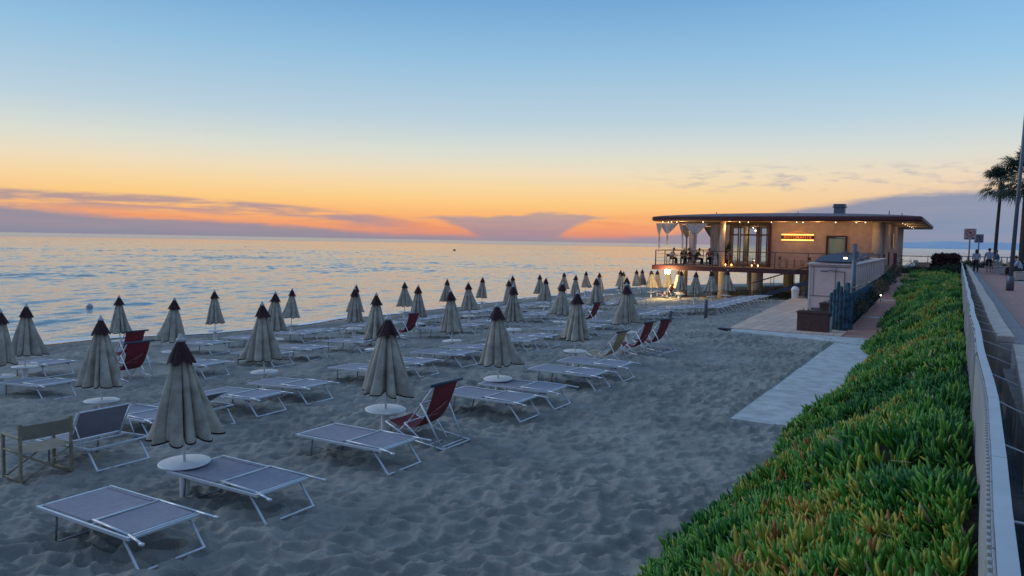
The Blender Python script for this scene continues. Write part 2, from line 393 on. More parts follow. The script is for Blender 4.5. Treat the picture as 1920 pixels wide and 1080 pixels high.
nr, ncc = S_.shape; idx = np.arange(nr*ncc).reshape(nr, ncc)
Fq = np.stack([idx[:-1, :-1], idx[:-1, 1:], idx[1:, 1:], idx[1:, :-1]], -1).reshape(-1, 4)
sand = np_mesh('sand', np.stack([S_, T_, Zs], -1).reshape(-1, 3), Fq, sand_mat(), True); struct(sand)
b = MB(); b.add([(2.0, -20, -.02), (900, -20, -.02), (900, 2000, -.5), (2.0, 175, -1.2)], [(0, 1, 2, 3)])
o = b.build('ground', M_SOIL); struct(o)

# ---------------------------------------------------------------- sea
def sea_mat(far):
    m = bpy.data.materials.new('sea_water'); m.use_nodes = True; t = NT(m.node_tree); b = t.t.nodes['Principled BSDF']
    b.inputs['Base Color'].default_value = (.14,.18,.21,1); b.inputs['Roughness'].default_value = .20 if far else .10; b.inputs['IOR'].default_value = 1.6
    b.inputs['Specular IOR Level'].default_value = .6
    g = t.n('ShaderNodeNewGeometry'); mp = t.n('ShaderNodeMapping'); t.l(g.outputs['Position'], mp.inputs['Vector'])
    mp.inputs['Rotation'].default_value = (0, 0, R(12)); mp.inputs['Scale'].default_value = (1.0, .6, 1)
    p = mp.outputs[0]
    h = t.m('ADD', t.m('MULTIPLY', t.noise(p, 2.2, 3, .5, .4), .10), t.m('MULTIPLY', t.noise(p, .05, 4, .5), far))
    bn = t.n('ShaderNodeBump'); bn.inputs['Strength'].default_value = 1.0; bn.inputs['Distance'].default_value = .5
    t.l(h, bn.inputs['Height']); t.l(bn.outputs[0], b.inputs['Normal'])
    return m
# open water to the horizon, and the nearer water as real waves (finer mesh near the beach)
b = MB(); b.add([(-26000, -8000, SEA-.2), (26000, -8000, SEA-.2), (26000, 26000, SEA-.2), (-26000, 26000, SEA-.2)], [(0, 1, 2, 3)])
sea = b.build('sea', sea_mat(3.0)); struct(sea)
def waves(x, y):
    r = random.Random(99); z = np.zeros_like(x)
    for i in range(64):
        lam = .5*(8/.5)**(i/63.); k = 2*math.pi/lam; a = R(r.gauss(8, 34)); ph = r.uniform(0, 6.28)
        s_ = .0225*(1.0 if lam < 4 else .65)
        z = z+(s_/k)*np.sin(k*(math.cos(a)*x+math.sin(a)*y)+ph+1.1*np.sin(x*.031*(1+i % 5)+y*.023*(1+i % 3)+i))
    return z
rr_ = [24.]
while rr_[-1] < 1100: rr_.append(rr_[-1]*1.0055)
rr_ = np.array(rr_); aa_ = np.radians(np.linspace(-78, 22, 1000))
RR, AA = np.meshgrid(rr_, aa_, indexing='ij'); XW = RR*np.sin(AA); YW = RR*np.cos(AA)
gust = .35+1.1*vnoise(XW/38, YW/60, 91)*vnoise(XW/9+5, YW/16, 92)*2
shd = np.clip((np.interp(YW, SH_T, SH_S)-XW+1.5)/9, .25, 1)
ZW = SEA+waves(XW, YW)*gust*shd*np.clip((1100-RR)/300, 0, 1)
nr, ncc = XW.shape; idx = np.arange(nr*ncc).reshape(nr, ncc)
Fq = np.stack([idx[:-1, :-1], idx[1:, :-1], idx[1:, 1:], idx[:-1, 1:]], -1).reshape(-1, 4)
cx = XW[:-1, :-1].ravel(); cy = YW[:-1, :-1].ravel(); Fq = Fq[cx < np.interp(cy, SH_T, SH_S)+2.5]
w_ = np_mesh('sea', np.stack([XW, YW, ZW], -1).reshape(-1, 3), Fq, sea_mat(0.0), True); struct(w_)
# thin foam line washing up the sand
fb = MB(); pts = []
tt = np.arange(4, 100, .5)
for t_ in tt:
    lo, hi = -60, -10
    for _ in range(40):
        mid = (lo+hi)/2
        if G(mid, t_) > SEA: hi = mid
        else: lo = mid
    pts.append((hi+.35*math.sin(t_*.31)+.25*math.sin(t_*.83+1), t_))
vs = []; fs = []
for k, (s, t_) in enumerate(pts):
    w = .10+.22*abs(math.sin(t_*.47))*random.Random(k).random()
    for d_ in (-w-.25, w): vs.append((s+d_, t_, max(SEA, G(s+d_, t_))+.035))
for k in range(len(pts)-1): fs.append((2*k, 2*k+1, 2*k+3, 2*k+2))
fb.add(vs, fs); foam = fb.build('foam_line', M_FOAM, smooth=True); foam['kind'] = 'structure'
# far headland
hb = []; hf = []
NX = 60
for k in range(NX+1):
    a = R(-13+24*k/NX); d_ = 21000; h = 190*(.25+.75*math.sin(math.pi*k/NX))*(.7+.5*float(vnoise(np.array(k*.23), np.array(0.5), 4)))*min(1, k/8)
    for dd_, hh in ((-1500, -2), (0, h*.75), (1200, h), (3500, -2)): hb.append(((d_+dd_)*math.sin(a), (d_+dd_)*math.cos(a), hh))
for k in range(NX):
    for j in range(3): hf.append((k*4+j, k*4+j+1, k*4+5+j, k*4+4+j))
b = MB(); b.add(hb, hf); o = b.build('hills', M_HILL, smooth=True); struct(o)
# ================================================================ beach furniture
def canopy(seed, rtop, rbot, ztop, zbot, n=10, depth=.56, N=180, K=16, lump=.05, hem=.03, bulge=0):
    rd = random.Random(seed); ph = [rd.uniform(0, 6.28) for _ in range(6)]; vs = []; fs = []
    dep = [depth*rd.uniform(.35, 1.55) for _ in range(n)]; wid = [rd.uniform(-.9, .9) for _ in range(n)]
    for j in range(K+1):
        h = j/K; z = ztop+(zbot-ztop)*h; Rr = rtop+(rbot-rtop)*(h**.92)
        for k in range(N):
            th = 2*math.pi*k/N
            q = (n*th/(2*math.pi)); i = int(q) % n; f = q-int(q)
            f2 = min(1, max(0, f+wid[i]*f*(1-f)*2)); ridge = abs(math.sin(math.pi*f2))**.40
            r = Rr*(1-dep[i]*(1-ridge)*(.35+.75*h))
            r *= 1+lump*h*math.sin(th*2+ph[0]+h*2)+lump*.7*h*math.sin(th*3+ph[1]-h*3)
            if bulge: r *= 1+bulge*max(0, math.cos(th-ph[3]))**6*h*h
            if bulge: r *= 1-.5*bulge*max(0, math.cos(th-ph[4]))**4*h
            zz = z+(1-ridge)*hem*(h**4)+.012*h**6*math.sin(th*5+ph[2])
            vs.append((r*math.cos(th), r*math.sin(th), zz))
    for j in range(K):
        for k in range(N): fs.append((j*N+k, j*N+(k+1) % N, (j+1)*N+(k+1) % N, (j+1)*N+k))
    return vs, fs
def make_parasol(seed):
    rd = random.Random(seed)
    t = thing('beach_parasol', '-', 'parasol')
    MB().tube((0, 0, .3), (0, 0, 2.22), .019, n=10).build('pole', M_WHITE, t, True)
    MB().lathe((0, 0, 0), [(.075, -.45), (.075, .0), (.072, .44), (.05, .47)], 16).build('base_tube', M_WHITE, t, True)
    MB().lathe((0, 0, 0), [(.05, .44), (.33, .452), (.348, .462), (.348, .478), (.33, .486), (.03, .486)], 32).build('tray', M_WHITE, t, True)
    vs, fs = canopy(seed, .05, rd.uniform(.44, .49), 2.14, rd.uniform(.79, .83), n=rd.choice([8, 9, 10]), lump=rd.uniform(.05, .16), bulge=rd.choice([.12, .22, .35, .45]), hem=rd.uniform(.02, .07))
    cn = MB().add(vs, fs).build('canopy', M_CANVAS, t, True)
    N = 180; last = vs[-N:]; hv = [(x*1.012, y*1.012, z+.012) for x, y, z in last]+[(x*1.008, y*1.008, z-.012) for x, y, z in last]+[(x*.97, y*.97, z-.010) for x, y, z in last]
    hf = [(k, (k+1) % N, N+(k+1) % N, N+k) for k in range(N)]+[(N+k, N+(k+1) % N, 2*N+(k+1) % N, 2*N+k) for k in range(N)]
    MB().add(hv, hf).build('hem', M_MAROON, cn, True)
    vs, fs = canopy(seed+50, .045, .205, 2.20, 1.885, n=8, depth=.22, N=96, K=6, hem=.05)
    cp = MB().add(vs, fs).build('cap', M_MAROON, t, True)
    MB().lathe((0, 0, 0), [(.055, 2.19), (.062, 2.215), (.05, 2.235), (.028, 2.25), (.026, 2.285), (.012, 2.30)], 14).build('finial', M_GREYCAP, t, True)
    return t
M_STEELLEG = mat('grey_leg', (.22,.24,.27), .5, .4)
def make_lounger(back=0.0):
    """long axis x (foot -.95, head +.95), width along y"""
    t = thing('sun_lounger', '-', 'sun lounger'); w = .43; z = .37
    f = MB()
    for s in (-1, 1):
        f.box((-.12, s*w, z), (1.66, .026, .042)); f.box((-.93, s*(w-.06), z), (.03, .09, .03))
    f.box((-.94, 0, z), (.03, 2*w-.03, .03)); f.box((-.02, 0, z-.022), (.03, 2*w-.03, .024)); f.box((.70, 0, z), (.03, 2*w-.028, .03))
    f.build('frame', M_ALU, t, bevel=.004)
    mb = MB(); vs = []; fs = []
    for i in range(9):
        for j in range(7): vs.append((-.91+.85*i/8, (j/6*2-1)*(w-.03), z+.016-.024*math.sin(math.pi*i/8)**.7*math.sin(math.pi*j/6)))
    for i in range(8):
        for j in range(6): q_ = i*7+j; fs.append((q_, q_+7, q_+8, q_+1))
    mb.add(vs, fs); mb.box((-.49, w-.06, z+.014), (.84, .035, .016)); mb.box((-.49, -w+.06, z+.014), (.84, .035, .016))
    mb.build('sling_panel', M_MESH, t)
    # hinged head section: frame with its own panel and two rail tips
    hx = .02; ca, sa = math.cos(back), math.sin(back)
    def rot(x, y, zz): return (hx+(x-hx)*ca-(zz-z)*sa, y, z+(x-hx)*sa+(zz-z)*ca)
    h = MB()
    for s in (-1, 1):
        h.poly([rot(hx, s*(w-.05), z+.045), rot(.66, s*(w-.03), z+.03)]+([rot(.95, s*(w+.015), z+.0)] if back < .2 else []), .015)
        if back < .2: h.box(rot(.92, s*(w+.012), z+.002), (.06, .03, .03), ry=-back)
    h.poly([rot(.05, -(w-.05), z+.045), rot(.05, w-.05, z+.045)], .015)
    h.poly([rot(.68, -(w-.06), z+.02), rot(.68, w-.06, z+.02)], .013)
    h.build('head_frame', M_ALU, t, True)
    p = MB(); NX = 8; NY = 6; vs = []; fs = []
    for i in range(NX+1):
        for j in range(NY+1):
            a = i/NX; c = j/NY; vs.append(rot(.085+a*.57, (c*2-1)*(w-.065), z+.040-.022*math.sin(math.pi*a)*.8*math.sin(math.pi*c)-.012*a))
    for i in range(NX):
        for j in range(NY): q = i*(NY+1)+j; fs.append((q, q+NY+1, q+NY+2, q+1))
    p.add(vs, fs).build('sling_panel', M_MESH, t, True)
    l = MB(); l.poly([(-.66, -w+.05, z-.02), (-.72, -w+.07, -.03), (-.72, w-.07, -.03), (-.66, w-.05, z-.02)], .014); l.build('leg', M_STEELLEG, t, True)
    l = MB()
    for s in (-1, 1): l.tube((.53, s*(w-.045), z-.03), (.80, s*(w-.045), .0), .0155, n=8)
    l.tube((.80, -w+.035, .008), (.80, w-.035, .008), .0155, n=8); l.box((.53, 0, z-.06), (.022, 2*w-.1, .02)); l.build('leg', M_ALU, t, bevel=.003)
    for s in (-1, 1): MB().box((.54, s*(w-.055), z-.028), (.14, .045, .05)).box((.64, s*(w-.03), z-.012), (.06, .05, .03)).build('hinge', M_HINGE, t, bevel=.006)
    if back > .2:
        for s in (-1, 1): MB().tube(rot(.42, s*(w-.04), z), (.62 if back < 1 else .40, s*(w-.03), z-.01), .010).build('prop', M_ALU, t, True)
    return t
def make_deckchair(m, mark=True):
    """faces -x, sling hung between two crossed frames, width along y"""
    t = thing('deck_chair', '-', 'deck chair'); w = .36
    def U(pts, nm, mm=None, r=.015):
        b = MB()
        for s in (-1, 1): b.poly([(x, s*ww, z) for x, ww, z in pts], r)
        x, ww, z = pts[0]; b.tube((x, -ww, z), (x, ww, z), r); x, ww, z = pts[-1]; b.tube((x, -ww, z), (x, ww, z), r)
        return b.build(nm, mm or M_ALU, t, True)
    U([(-.62, w, .34), (-.1, w, .10), (.62, w, -.01)], 'seat_frame')
    U([(-.58, w-.04, .0), (-.1, w-.04, .42), (.42, w-.04, 1.02)], 'back_frame')
    U([(.20, w-.08, -.01), (-.18, w+.02, .36)], 'leg')
    U([(.52, w-.07, .0), (.15, w-.02, .71)], 'leg')
    b = MB(); b.tube((.43, -w-.05, 1.035), (.43, w+.05, 1.035), .027); b.build('top_bar', M_HINGE, t, True)
    b = MB(); NX = 18; NY = 6; vs = []; fs = []
    P0 = Vector((-.60, 0, .345)); P1 = Vector((-.12, 0, .10)); P2 = Vector((.16, 0, .22)); P3 = Vector((.425, 0, 1.03))
    def bez(a): return P0*(1-a)**3+P1*3*a*(1-a)**2+P2*3*a*a*(1-a)+P3*a**3
    for i in range(NX+1):
        c = bez(i/NX)
        for j in range(NY+1):
            y = (j/NY*2-1)*(w-.055); vs.append((c.x, y*(1-.10*math.sin(math.pi*i/NX)), c.z+.02*(abs(y)/w)**2))
    for i in range(NX):
        for j in range(NY): q = i*(NY+1)+j; fs.append((q, q+1, q+NY+2, q+NY+1))
    sl_ = b.add(vs, fs).build('sling', m, t, True)
    if mark:
        k = MB()
        for (a0, y0), (a1, y1) in (((.70, -.24), (.84, .16)), ((.84, .16), (.76, -.02)), ((.70, -.24), (.70, .05))):
            q = [bez(a0+(a1-a0)*f)+Vector((.012, y0+(y1-y0)*f, -.004)) for f in (0, .33, .66, 1)]
            k.poly(q, .0045, 5)
        k.build('printed_mark', M_MARK, sl_)
    return t
def make_director(seat_m, frame_m, arm=True):
    """faces -x"""
    t = thing('director_chair', '-', 'director chair'); w = .32; d = .25
    for s in (-1, 1):
        MB().box((d, s*w, .43), (.045, .035, .86)).build('back_post', frame_m, t, bevel=.004)
        MB().box((-d, s*w, .32), (.045, .035, .64)).build('front_post', frame_m, t, bevel=.004)
        MB().box((-.02, s*w, .655), (.56, .06, .022)).build('armrest', frame_m, t, bevel=.005)
    f = MB()
    for x in (-d, d):
        f.tube((x, -w, .02), (x, w, .43), .012); f.tube((x, w, .02), (x, -w, .43), .012)
    for s in (-1, 1): f.box((0, s*w, .05), (.46, .022, .03)); f.box((0, s*w, .44), (.50, .03, .025))
    f.build('cross_frame', frame_m, t, True)
    for nm, fn in (('seat', lambda a, c: (-d+.5*a, (c*2-1)*(w-.01), .45-.025*math.sin(math.pi*c))),
                   ('back_sling', lambda a, c: (d+.02+.03*math.sin(math.pi*c), (c*2-1)*w, .63+.2*a))):
        vs = []; fs = []; N = 6; M = 8
        for i in range(N+1):
            for j in range(M+1): vs.append(fn(i/N, j/M))
        for i in range(N):
            for j in range(M): q = i*(M+1)+j; fs.append((q, q+1, q+M+2, q+M+1))
        MB().add(vs, fs).build(nm, seat_m, t, True)
    return t

# ---- parasols: (x, y) along the four rows
PAR = {
 'row': ('in the row nearest the concrete path', [(-9.37,6.66), (-9.26,10.88), (-9.19,14.87), (-9.77,20.14), (-10.41,25.95)]),
 'row2': ('in the second row from the concrete path', [(-15.49,9.03), (-15.46,13.36), (-16.04,18.37), (-15.18,21.44), (-15.4,26.0), (-15.32,30.0), (-16.46,36.53), (-15.11,37.55), (-14.91,48.71), (-14.45,51.22), (-13.72,52.07)]),
 'row3': ('in the third row from the concrete path', [(-21.71,9.94), (-23.2,11.26), (-22.25,15.35), (-22.33,19.75), (-22.95,24.81), (-21.8,27.88), (-22.08,32.69), (-22.08,36.78), (-21.8,40.46), (-22.86,46.88), (-23.83,53.29), (-23.04,55.88), (-21.27,57.75), (-20.2,58.6), (-18.75,57.08), (-17.73,54.36)]),
 'row4': ('in the row nearest the sea', [(-28.2,17.22), (-28.5,21.84), (-28.15,25.97), (-28.1,30.43), (-28.53,35.24), (-28.92,40.1), (-29.08,44.6), (-28.51,48.02), (-27.21,49.89), (-29.01,57.49), (-28.49,60.67), (-25.81,62.08), (-24.47,62.79), (-25.14,65.56), (-21.47,59.79)])}
protos = [make_parasol(s) for s in (3, 14, 25, 36, 47, 58, 69, 80)]
trees_ = [tree_of(p) for p in protos]; used = set(); rd = random.Random(5); n_ = 0
wear = ['with a fairly smooth canopy', 'with one fold bulging', 'with deep pleats', 'with narrow even pleats', 'with a wavy hem', 'with a slightly twisted canopy']
for key, (phrase, L_) in PAR.items():
    for i, (x, y) in enumerate(L_):
        k = n_ % 8; n_ += 1
        if k in used: o = copy_tree(trees_[k])
        else: o = protos[k]; used.add(k)
        o.location = (x, y, G(x, y)-.01); o.rotation_euler = (R(rd.uniform(-2.4, 2.4)), R(rd.uniform(-2.4, 2.4)), rd.uniform(0, 6.28))
        sc_ = rd.uniform(.985, 1.015); o.scale = (sc_*(1.12 if (key == 'row' and i == 1) else 1), sc_*(1.1 if (key == 'row' and i == 1) else 1), sc_)
        o['label'] = 'closed beige parasol, '+ORD[i]+' from camera '+phrase
        o['group'] = 'closed parasols standing in rows on the beach'
# ---- sun loungers, (x of head leg, y of centre)
LNG = {
 'row nearest the concrete path': (-7.47, [5.10, 6.78, 9.18, 13.3, 14.66, 17.04, 18.68]),
 'second row from the concrete path': (-12.68, [8.7, 11.02, 12.5, 15.2, 16.75, 18.8, 20.35, 22.7, 24.3, 27.1, 28.7, 31.3, 35.4, 37.0, 39.6, 41.2]),
 'third row from the concrete path': (-18.4, [14.1, 16.55, 18.2, 20.6, 22.2, 26.25, 28.05, 30.4, 32.0, 34.6, 36.2, 38.8, 40.4, 43.1, 44.7, 47.4, 49.0]),
 'row nearest the sea': (-23.4, [12.3, 18.1, 20.2, 22.6, 24.2, 26.9, 28.5, 31.2, 32.8, 35.6, 37.2, 40.0, 41.6, 44.4, 46.0, 48.8, 50.4, 53.1, 54.7]),
 'close-packed rank behind the two bollards': (-10.9, [40.6, 42.0, 43.4, 44.8, 46.2, 47.6, 49.0, 50.4, 51.8])}
lp = make_lounger(0.0); lt = tree_of(lp); first = True; rd = random.Random(11)
for phrase, (xl, L_) in LNG.items():
    for i, y in enumerate(L_):
        o = lp if first else copy_tree(lt); first = False
        x = xl-.82+rd.uniform(-.05, .05)
        if phrase.startswith('third') and i == 0: x -= 0
        a = rd.uniform(-2.2, 2.2); sl_ = math.atan((G(x+.7, y)-G(x-.7, y))/1.4)
        o.scale = (1.11, 1.05, 1); o.location = (x, y, G(x, y)+.05); o.rotation_euler = (0, -sl_, R(a))
        o['label'] = 'flat grey sun lounger, '+ORD[i]+' from camera in the '+phrase
        o['group'] = 'flat sun loungers in rows on the sand'
x = -20.1
o = copy_tree(lt); o.location = (x, 10.1, G(x, 10.1)+.01); o.rotation_euler = (0, R(-3), R(3)); o['label'] = 'flat sun lounger beyond the second-row parasols at the left edge, nearest the frame corner'; o['group'] = 'flat sun loungers in rows on the sand'
o = make_lounger(R(60)); o.scale = (.95, 1.15, .95); o.location = (-12.35, 7.1, G(-12.4, 7.1)+.03); o.rotation_euler = (0, R(-3), R(1)); o['label'] = 'sun lounger with its grey mesh head section raised steeply, beside the beige director chair'
o = make_lounger(R(24)); o.location = (-13.4, 9.75, G(-13.4, 9.75)+.01); o.rotation_euler = (0, R(-3), R(-2)); o['label'] = 'sun lounger with its head section tipped slightly up, right behind the nearest parasol'
# ---- deck chairs
dr = make_deckchair(M_RED); dt = tree_of(dr)
DC = [(-8.20, 10.84, 0, 'red sling deck chair standing beside the second parasol of the nearest row'),
      (-8.95, 23.2, -4, 'red sling deck chair right of the beige sling chair, nearer of the red pair'),
      (-8.85, 24.55, -8, 'red sling deck chair, farther of the red pair right of the beige chair'),
      (-20.6, 12.9, 0, 'red sling deck chair behind the second-row parasols at the left'),
      (-20.5, 25.5, 0, 'red sling deck chair in the third row, left of a closed parasol'),
      (-15.5, 33.6, -4, 'red sling deck chair standing alone far along the second row'),
      (-24.4, 15.2, 0, 'red sling deck chair near the water at the left, only its back showing'),
      (-27.0, 59.5, -20, 'faded red deck chair near the waterline left of the lit sand'),
      (-19.6, 57.2, -8, 'reddish deck chair under the glowing lamp below the terrace')]
for i, (x, y, a, lab) in enumerate(DC):
    o = dr if i == 0 else copy_tree(dt)
    o.scale = (1.04, 1.14, 1.06); o.location = (x, y, G(x, y)+.03); o.rotation_euler = (0, R(-2), R(a)); o['label'] = lab; o['group'] = 'red deck chairs among the loungers'
o = make_deckchair(M_BEIGE, False); o.location = (-9.0, 21.0, G(-9, 21)+.012); o.rotation_euler = (0, 0, R(-4)); o['label'] = 'beige sling deck chair left of the pair of red deck chairs'
o = make_director(M_DCANVAS, M_TEAK); o.location = (-12.33, 6.15, G(-12.33, 6.15)); o.rotation_euler = (0, 0, R(-3)); o.scale = (1.15, 1.15, 1.1)
o['label'] = 'wooden director chair with beige canvas at the lower left, seen from behind'

# ---- small things on the sand
for (x, y, h, lab) in ((-11.08, 38.22, 1.0, 'grey metal bollard on the sand, the taller and nearer the wooden platform'), (-11.94, 35.16, .62, 'short grey bollard on the sand behind the farthest red deck chairs')):
    b = MB().lathe((x, y, G(x, y)), [(.085, -.3), (.085, h-.03), (.07, h)], 14); tag(b.build('bollard', M_GREYPOST, smooth=True), lab, 'bollard')
b = MB().ball((-50.3, 28.6, SEA+.10), .22, 16, 12).lathe((-50.3, 28.6, SEA), [(.06, .28), (.05, .34), (.02, .35)], 10)
tag(b.build('buoy', M_BUOY, smooth=True), 'round grey buoy floating on the sea at the left', 'buoy')
b = MB().ball((-205, 290, SEA+.2), .65, 12, 8, sz=.8).lathe((-205, 290, SEA), [(.15, .5), (.08, .95)], 8)
tag(b.build('buoy', M_HINGE, smooth=True), 'tiny dark buoy far out on the sea', 'buoy')

# ================================================================ paths and promenade
def pz(t): # height of the brick ramp
    return float(np.interp(t, [-5, 32, 34, 50, 56, 120], [.05, .05, .12, 1.94, 1.99, 1.99]))
def slab_mat(name, c1, c2, mortar, sx, sy, rot=0):
    m = bpy.data.materials.new(name); m.use_nodes = True; t = NT(m.node_tree); b = t.t.nodes['Principled BSDF']
    g = t.n('ShaderNodeNewGeometry'); mp = t.n('ShaderNodeMapping'); t.l(g.outputs['Position'], mp.inputs['Vector']); mp.inputs['Rotation'].default_value = (0, 0, rot)
    br = t.n('ShaderNodeTexBrick'); t.l(mp.outputs[0], br.inputs['Vector']); br.inputs['Scale'].default_value = 1
    br.inputs['Brick Width'].default_value = sx; br.inputs['Row Height'].default_value = sy; br.inputs['Mortar Size'].default_value = .009; br.inputs['Mortar Smooth'].default_value = .3
    br.inputs['Color1'].default_value = c1+(1,); br.inputs['Color2'].default_value = c2+(1,); br.inputs['Mortar'].default_value = mortar+(1,)
    n = t.noise(g.outputs['Position'], 1.3, 5, .6)
    dirt = t.mix(t.m('MULTIPLY', t.sstep(n, .45, .75), .4), br.outputs['Color'], (.2,.18,.16,1))
    t.l(dirt, b.inputs['Base Color']); b.inputs['Roughness'].default_value = .85
    bn = t.n('ShaderNodeBump'); bn.inputs['Strength'].default_value = .5; bn.inputs['Distance'].default_value = .01
    t.l(t.m('SUBTRACT', t.noise(g.outputs['Position'], 30, 3), t.m('MULTIPLY', br.outputs['Fac'], 1.2)), bn.inputs['Height']); t.l(bn.outputs[0], b.inputs['Normal'])
    return m
M_BRICK = slab_mat('red_brick_paving', (.42,.19,.14), (.34,.155,.12), (.22,.15,.12), .24, .12)
M_PINK = slab_mat('pink_paving', (.42,.215,.18), (.36,.19,.165), (.2,.15,.14), .4, .4)
M_GREYPAVE = slab_mat('grey_paving', (.30,.28,.27), (.26,.25,.25), (.18,.17,.17), .5, .5)
M_PLANK = slab_mat('platform_planks', (.64,.45,.34), (.50,.37,.30), (.13,.10,.09), 2.4, .42, R(90))
# concrete walkway slabs lying on the sand
for k in range(4):
    t0 = 15.65+k*3.95; t1 = t0+3.90; xs = -3.95
    b = MB(); z = lambda x, y: .055
    b.prism([(xs+.02*k, t0), (-1.5, t0), (-1.5, min(t1, 31.4)), (xs+.02*k-.01, min(t1, 31.4))], -.2, lambda x, y: .06+.012*math.sin(x*2+y))
    struct(b.build('walkway', M_CONC, bevel=.01))
# wooden platform
b = MB(); b.prism([(-8.35, 32.45), (-3.9, 32.45), (-3.9, 44.2), (-6.6, 44.2), (-9.6, 58), (-9.9, 58), (-9.5, 50)], -.2, .13); struct(b.build('platform', M_PLANK, bevel=.01))
b = MB(); b.prism([(-8.0, 31.55), (-2.2, 30.2), (-2.2, 32.3), (-3.0, 32.43), (-8.3, 32.43)], -.2, .10); struct(b.build('platform_edge', M_CONC, bevel=.012))
b = MB().box((-8.5, 32.35, .09), (.62, .30, .05)).box((-8.72, 32.35, -.02), (.06, .26, .22)).box((-8.30, 32.35, -.02), (.06, .26, .22))
tag(b.build('step_stool', M_HINGE, bevel=.006), 'small dark low bench at the outer corner of the wooden platform', 'bench')
# brick ramp rising to the restaurant
def strip(name, m, L, Rr, ts_, zf, th=.25, world=False):
    b = MB(); vs = []; fs = []
    for t in ts_:
        l, r = L(t), Rr(t); z = zf(t); vs += [(l, t, z), (r, t, z), (r, t, z-th), (l, t, z-th)]
    for k in range(len(ts_)-1):
        a = 4*k; fs += [(a, a+1, a+5, a+4), (a+3, a+7, a+6, a+2), (a, a+4, a+7, a+3), (a+1, a+2, a+6, a+5)]
    fs += [(0, 3, 2, 1), (len(vs)-4, len(vs)-3, len(vs)-2, len(vs)-1)]
    return b.add(vs, fs).build(name, m)
xl = lambda t: float(np.interp(t, [30, 34.5, 43, 52, 60], [-3.9, -3.9, -3.35, -3.0, -3.3]))
xr = lambda t: float(np.interp(t, [30, 60], [-1.6, -1.2]))
TT = [31.5, 32.5, 33.5, 34]+[34+k for k in range(1, 17)]+[51, 53, 56.5]
struct(strip('brick_path', M_BRICK, xl, xr, TT, pz, 1.2))
for t in (37.4, 42.0, 47.4):
    b = MB(); b.add([(xl(t)+.02, t, pz(t)+.012), (xr(t)-.1, t, pz(t)+.012), (xr(t)-.1, t+.20, pz(t+.20)+.012), (xl(t)+.02, t+.20, pz(t+.20)+.012)], [(0, 1, 2, 3)])
    struct(b.build('threshold_band', M_CONC))
# terrace in front of the restaurant entrance and far upper ground
b = MB(); b.prism([(-4.5, 56.5), (.2, 56.5), (.2, 96), (-4.5, 96)], -1.2, 1.985); struct(b.build('forecourt', M_GREYPAVE))
# retaining ground between ramp and shed
b = MB(); b.prism([(-4.7, 44), (-3.0, 44), (-3.0, 56.5), (-4.7, 56.5)], -.3, lambda x, y: pz(y)-.05); struct(b.build('earth_bank', M_SOIL))
# promenade
PZ = 2.05
prx = lambda t: float(np.interp(t, [0, 42, 62, 82, 100], [2.9, 2.75, 2.4, 3.3, 6]))
TP = [-6, 0, 6, 12, 20, 30, 42, 52, 62, 70, 84]
struct(strip('promenade', M_PINK, lambda t: 1.25, prx, TP, lambda t: PZ, .6))
struct(strip('promenade_edge', M_GREYPAVE, lambda t: .60, lambda t: 1.25, TP, lambda t: PZ-.004, .6))
struct(strip('promenade_far', M_GREYPAVE, prx, lambda t: 26, TP, lambda t: PZ-.05, .6))
b = MB(); b.prism([(.2, 84), (26, 84), (26, 96), (.2, 96)], 1.2, 2.0); struct(b.build('promenade_end', M_GREYPAVE))
# dark paved channel between the fence and the seat wall
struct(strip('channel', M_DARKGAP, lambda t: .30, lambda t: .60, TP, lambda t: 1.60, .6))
# seat wall with stone coping
sw = thing('seat_wall', 'low seat wall with pale stone coping running along the promenade edge', 'wall', (.6, 12.4, PZ))
def wallrun(pts, w, z0, z1, nm, m, par):
    b = MB(); vs = []; fs = []
    for k, (x, y) in enumerate(pts):
        vs += [(x-w/2, y, z0), (x+w/2, y, z0), (x+w/2, y, z1), (x-w/2, y, z1)]
    n = len(pts)
    for k in range(n-1):
        a = 4*k; fs += [(a+j, a+(j+1) % 4, a+4+(j+1) % 4, a+4+j) for j in range(4)]
    fs += [(3, 2, 1, 0), tuple(4*(n-1)+j for j in range(4))]
    return b.add(vs, fs).build(nm, m, par, world=True, bevel=.012)
far = [(.62+.012*math.sin(t*.7), t) for t in np.arange(12.45, 70, 2.4)]
wallrun(far, .15, 1.7, 2.40, 'wall_body', M_COPING, sw)
for k in range(len(far)-1):
    (x0, y0), (x1, y1) = far[k], far[k+1]
    wallrun([(x0, y0+.006), (x1, y1-.006)], .21, 2.403, 2.50, 'coping_stone', M_COPING, sw)
sw2 = thing('seat_wall', 'nearer lower length of seat wall beside the walkway at the right edge', 'wall', (.6, 3, PZ))
near = [(.74, 12.40), (.68, 10.6), (.62, 9.0), (.56, 7.4), (.50, 5.6), (.45, 3.8), (.42, 2.0), (.42, .4), (.42, -2)]
wallrun([(x+.09, y) for x, y in near], .16, 1.6, 2.30, 'wall_body', M_COPING, sw2)
for k in range(len(near)-1):
    (x0, y0), (x1, y1) = near[k], near[k+1]
    wallrun([(x0+.09, y0-.004), (x1+.09, y1+.004)], .24, 2.303, 2.40, 'coping_stone', M_COPING, sw2)
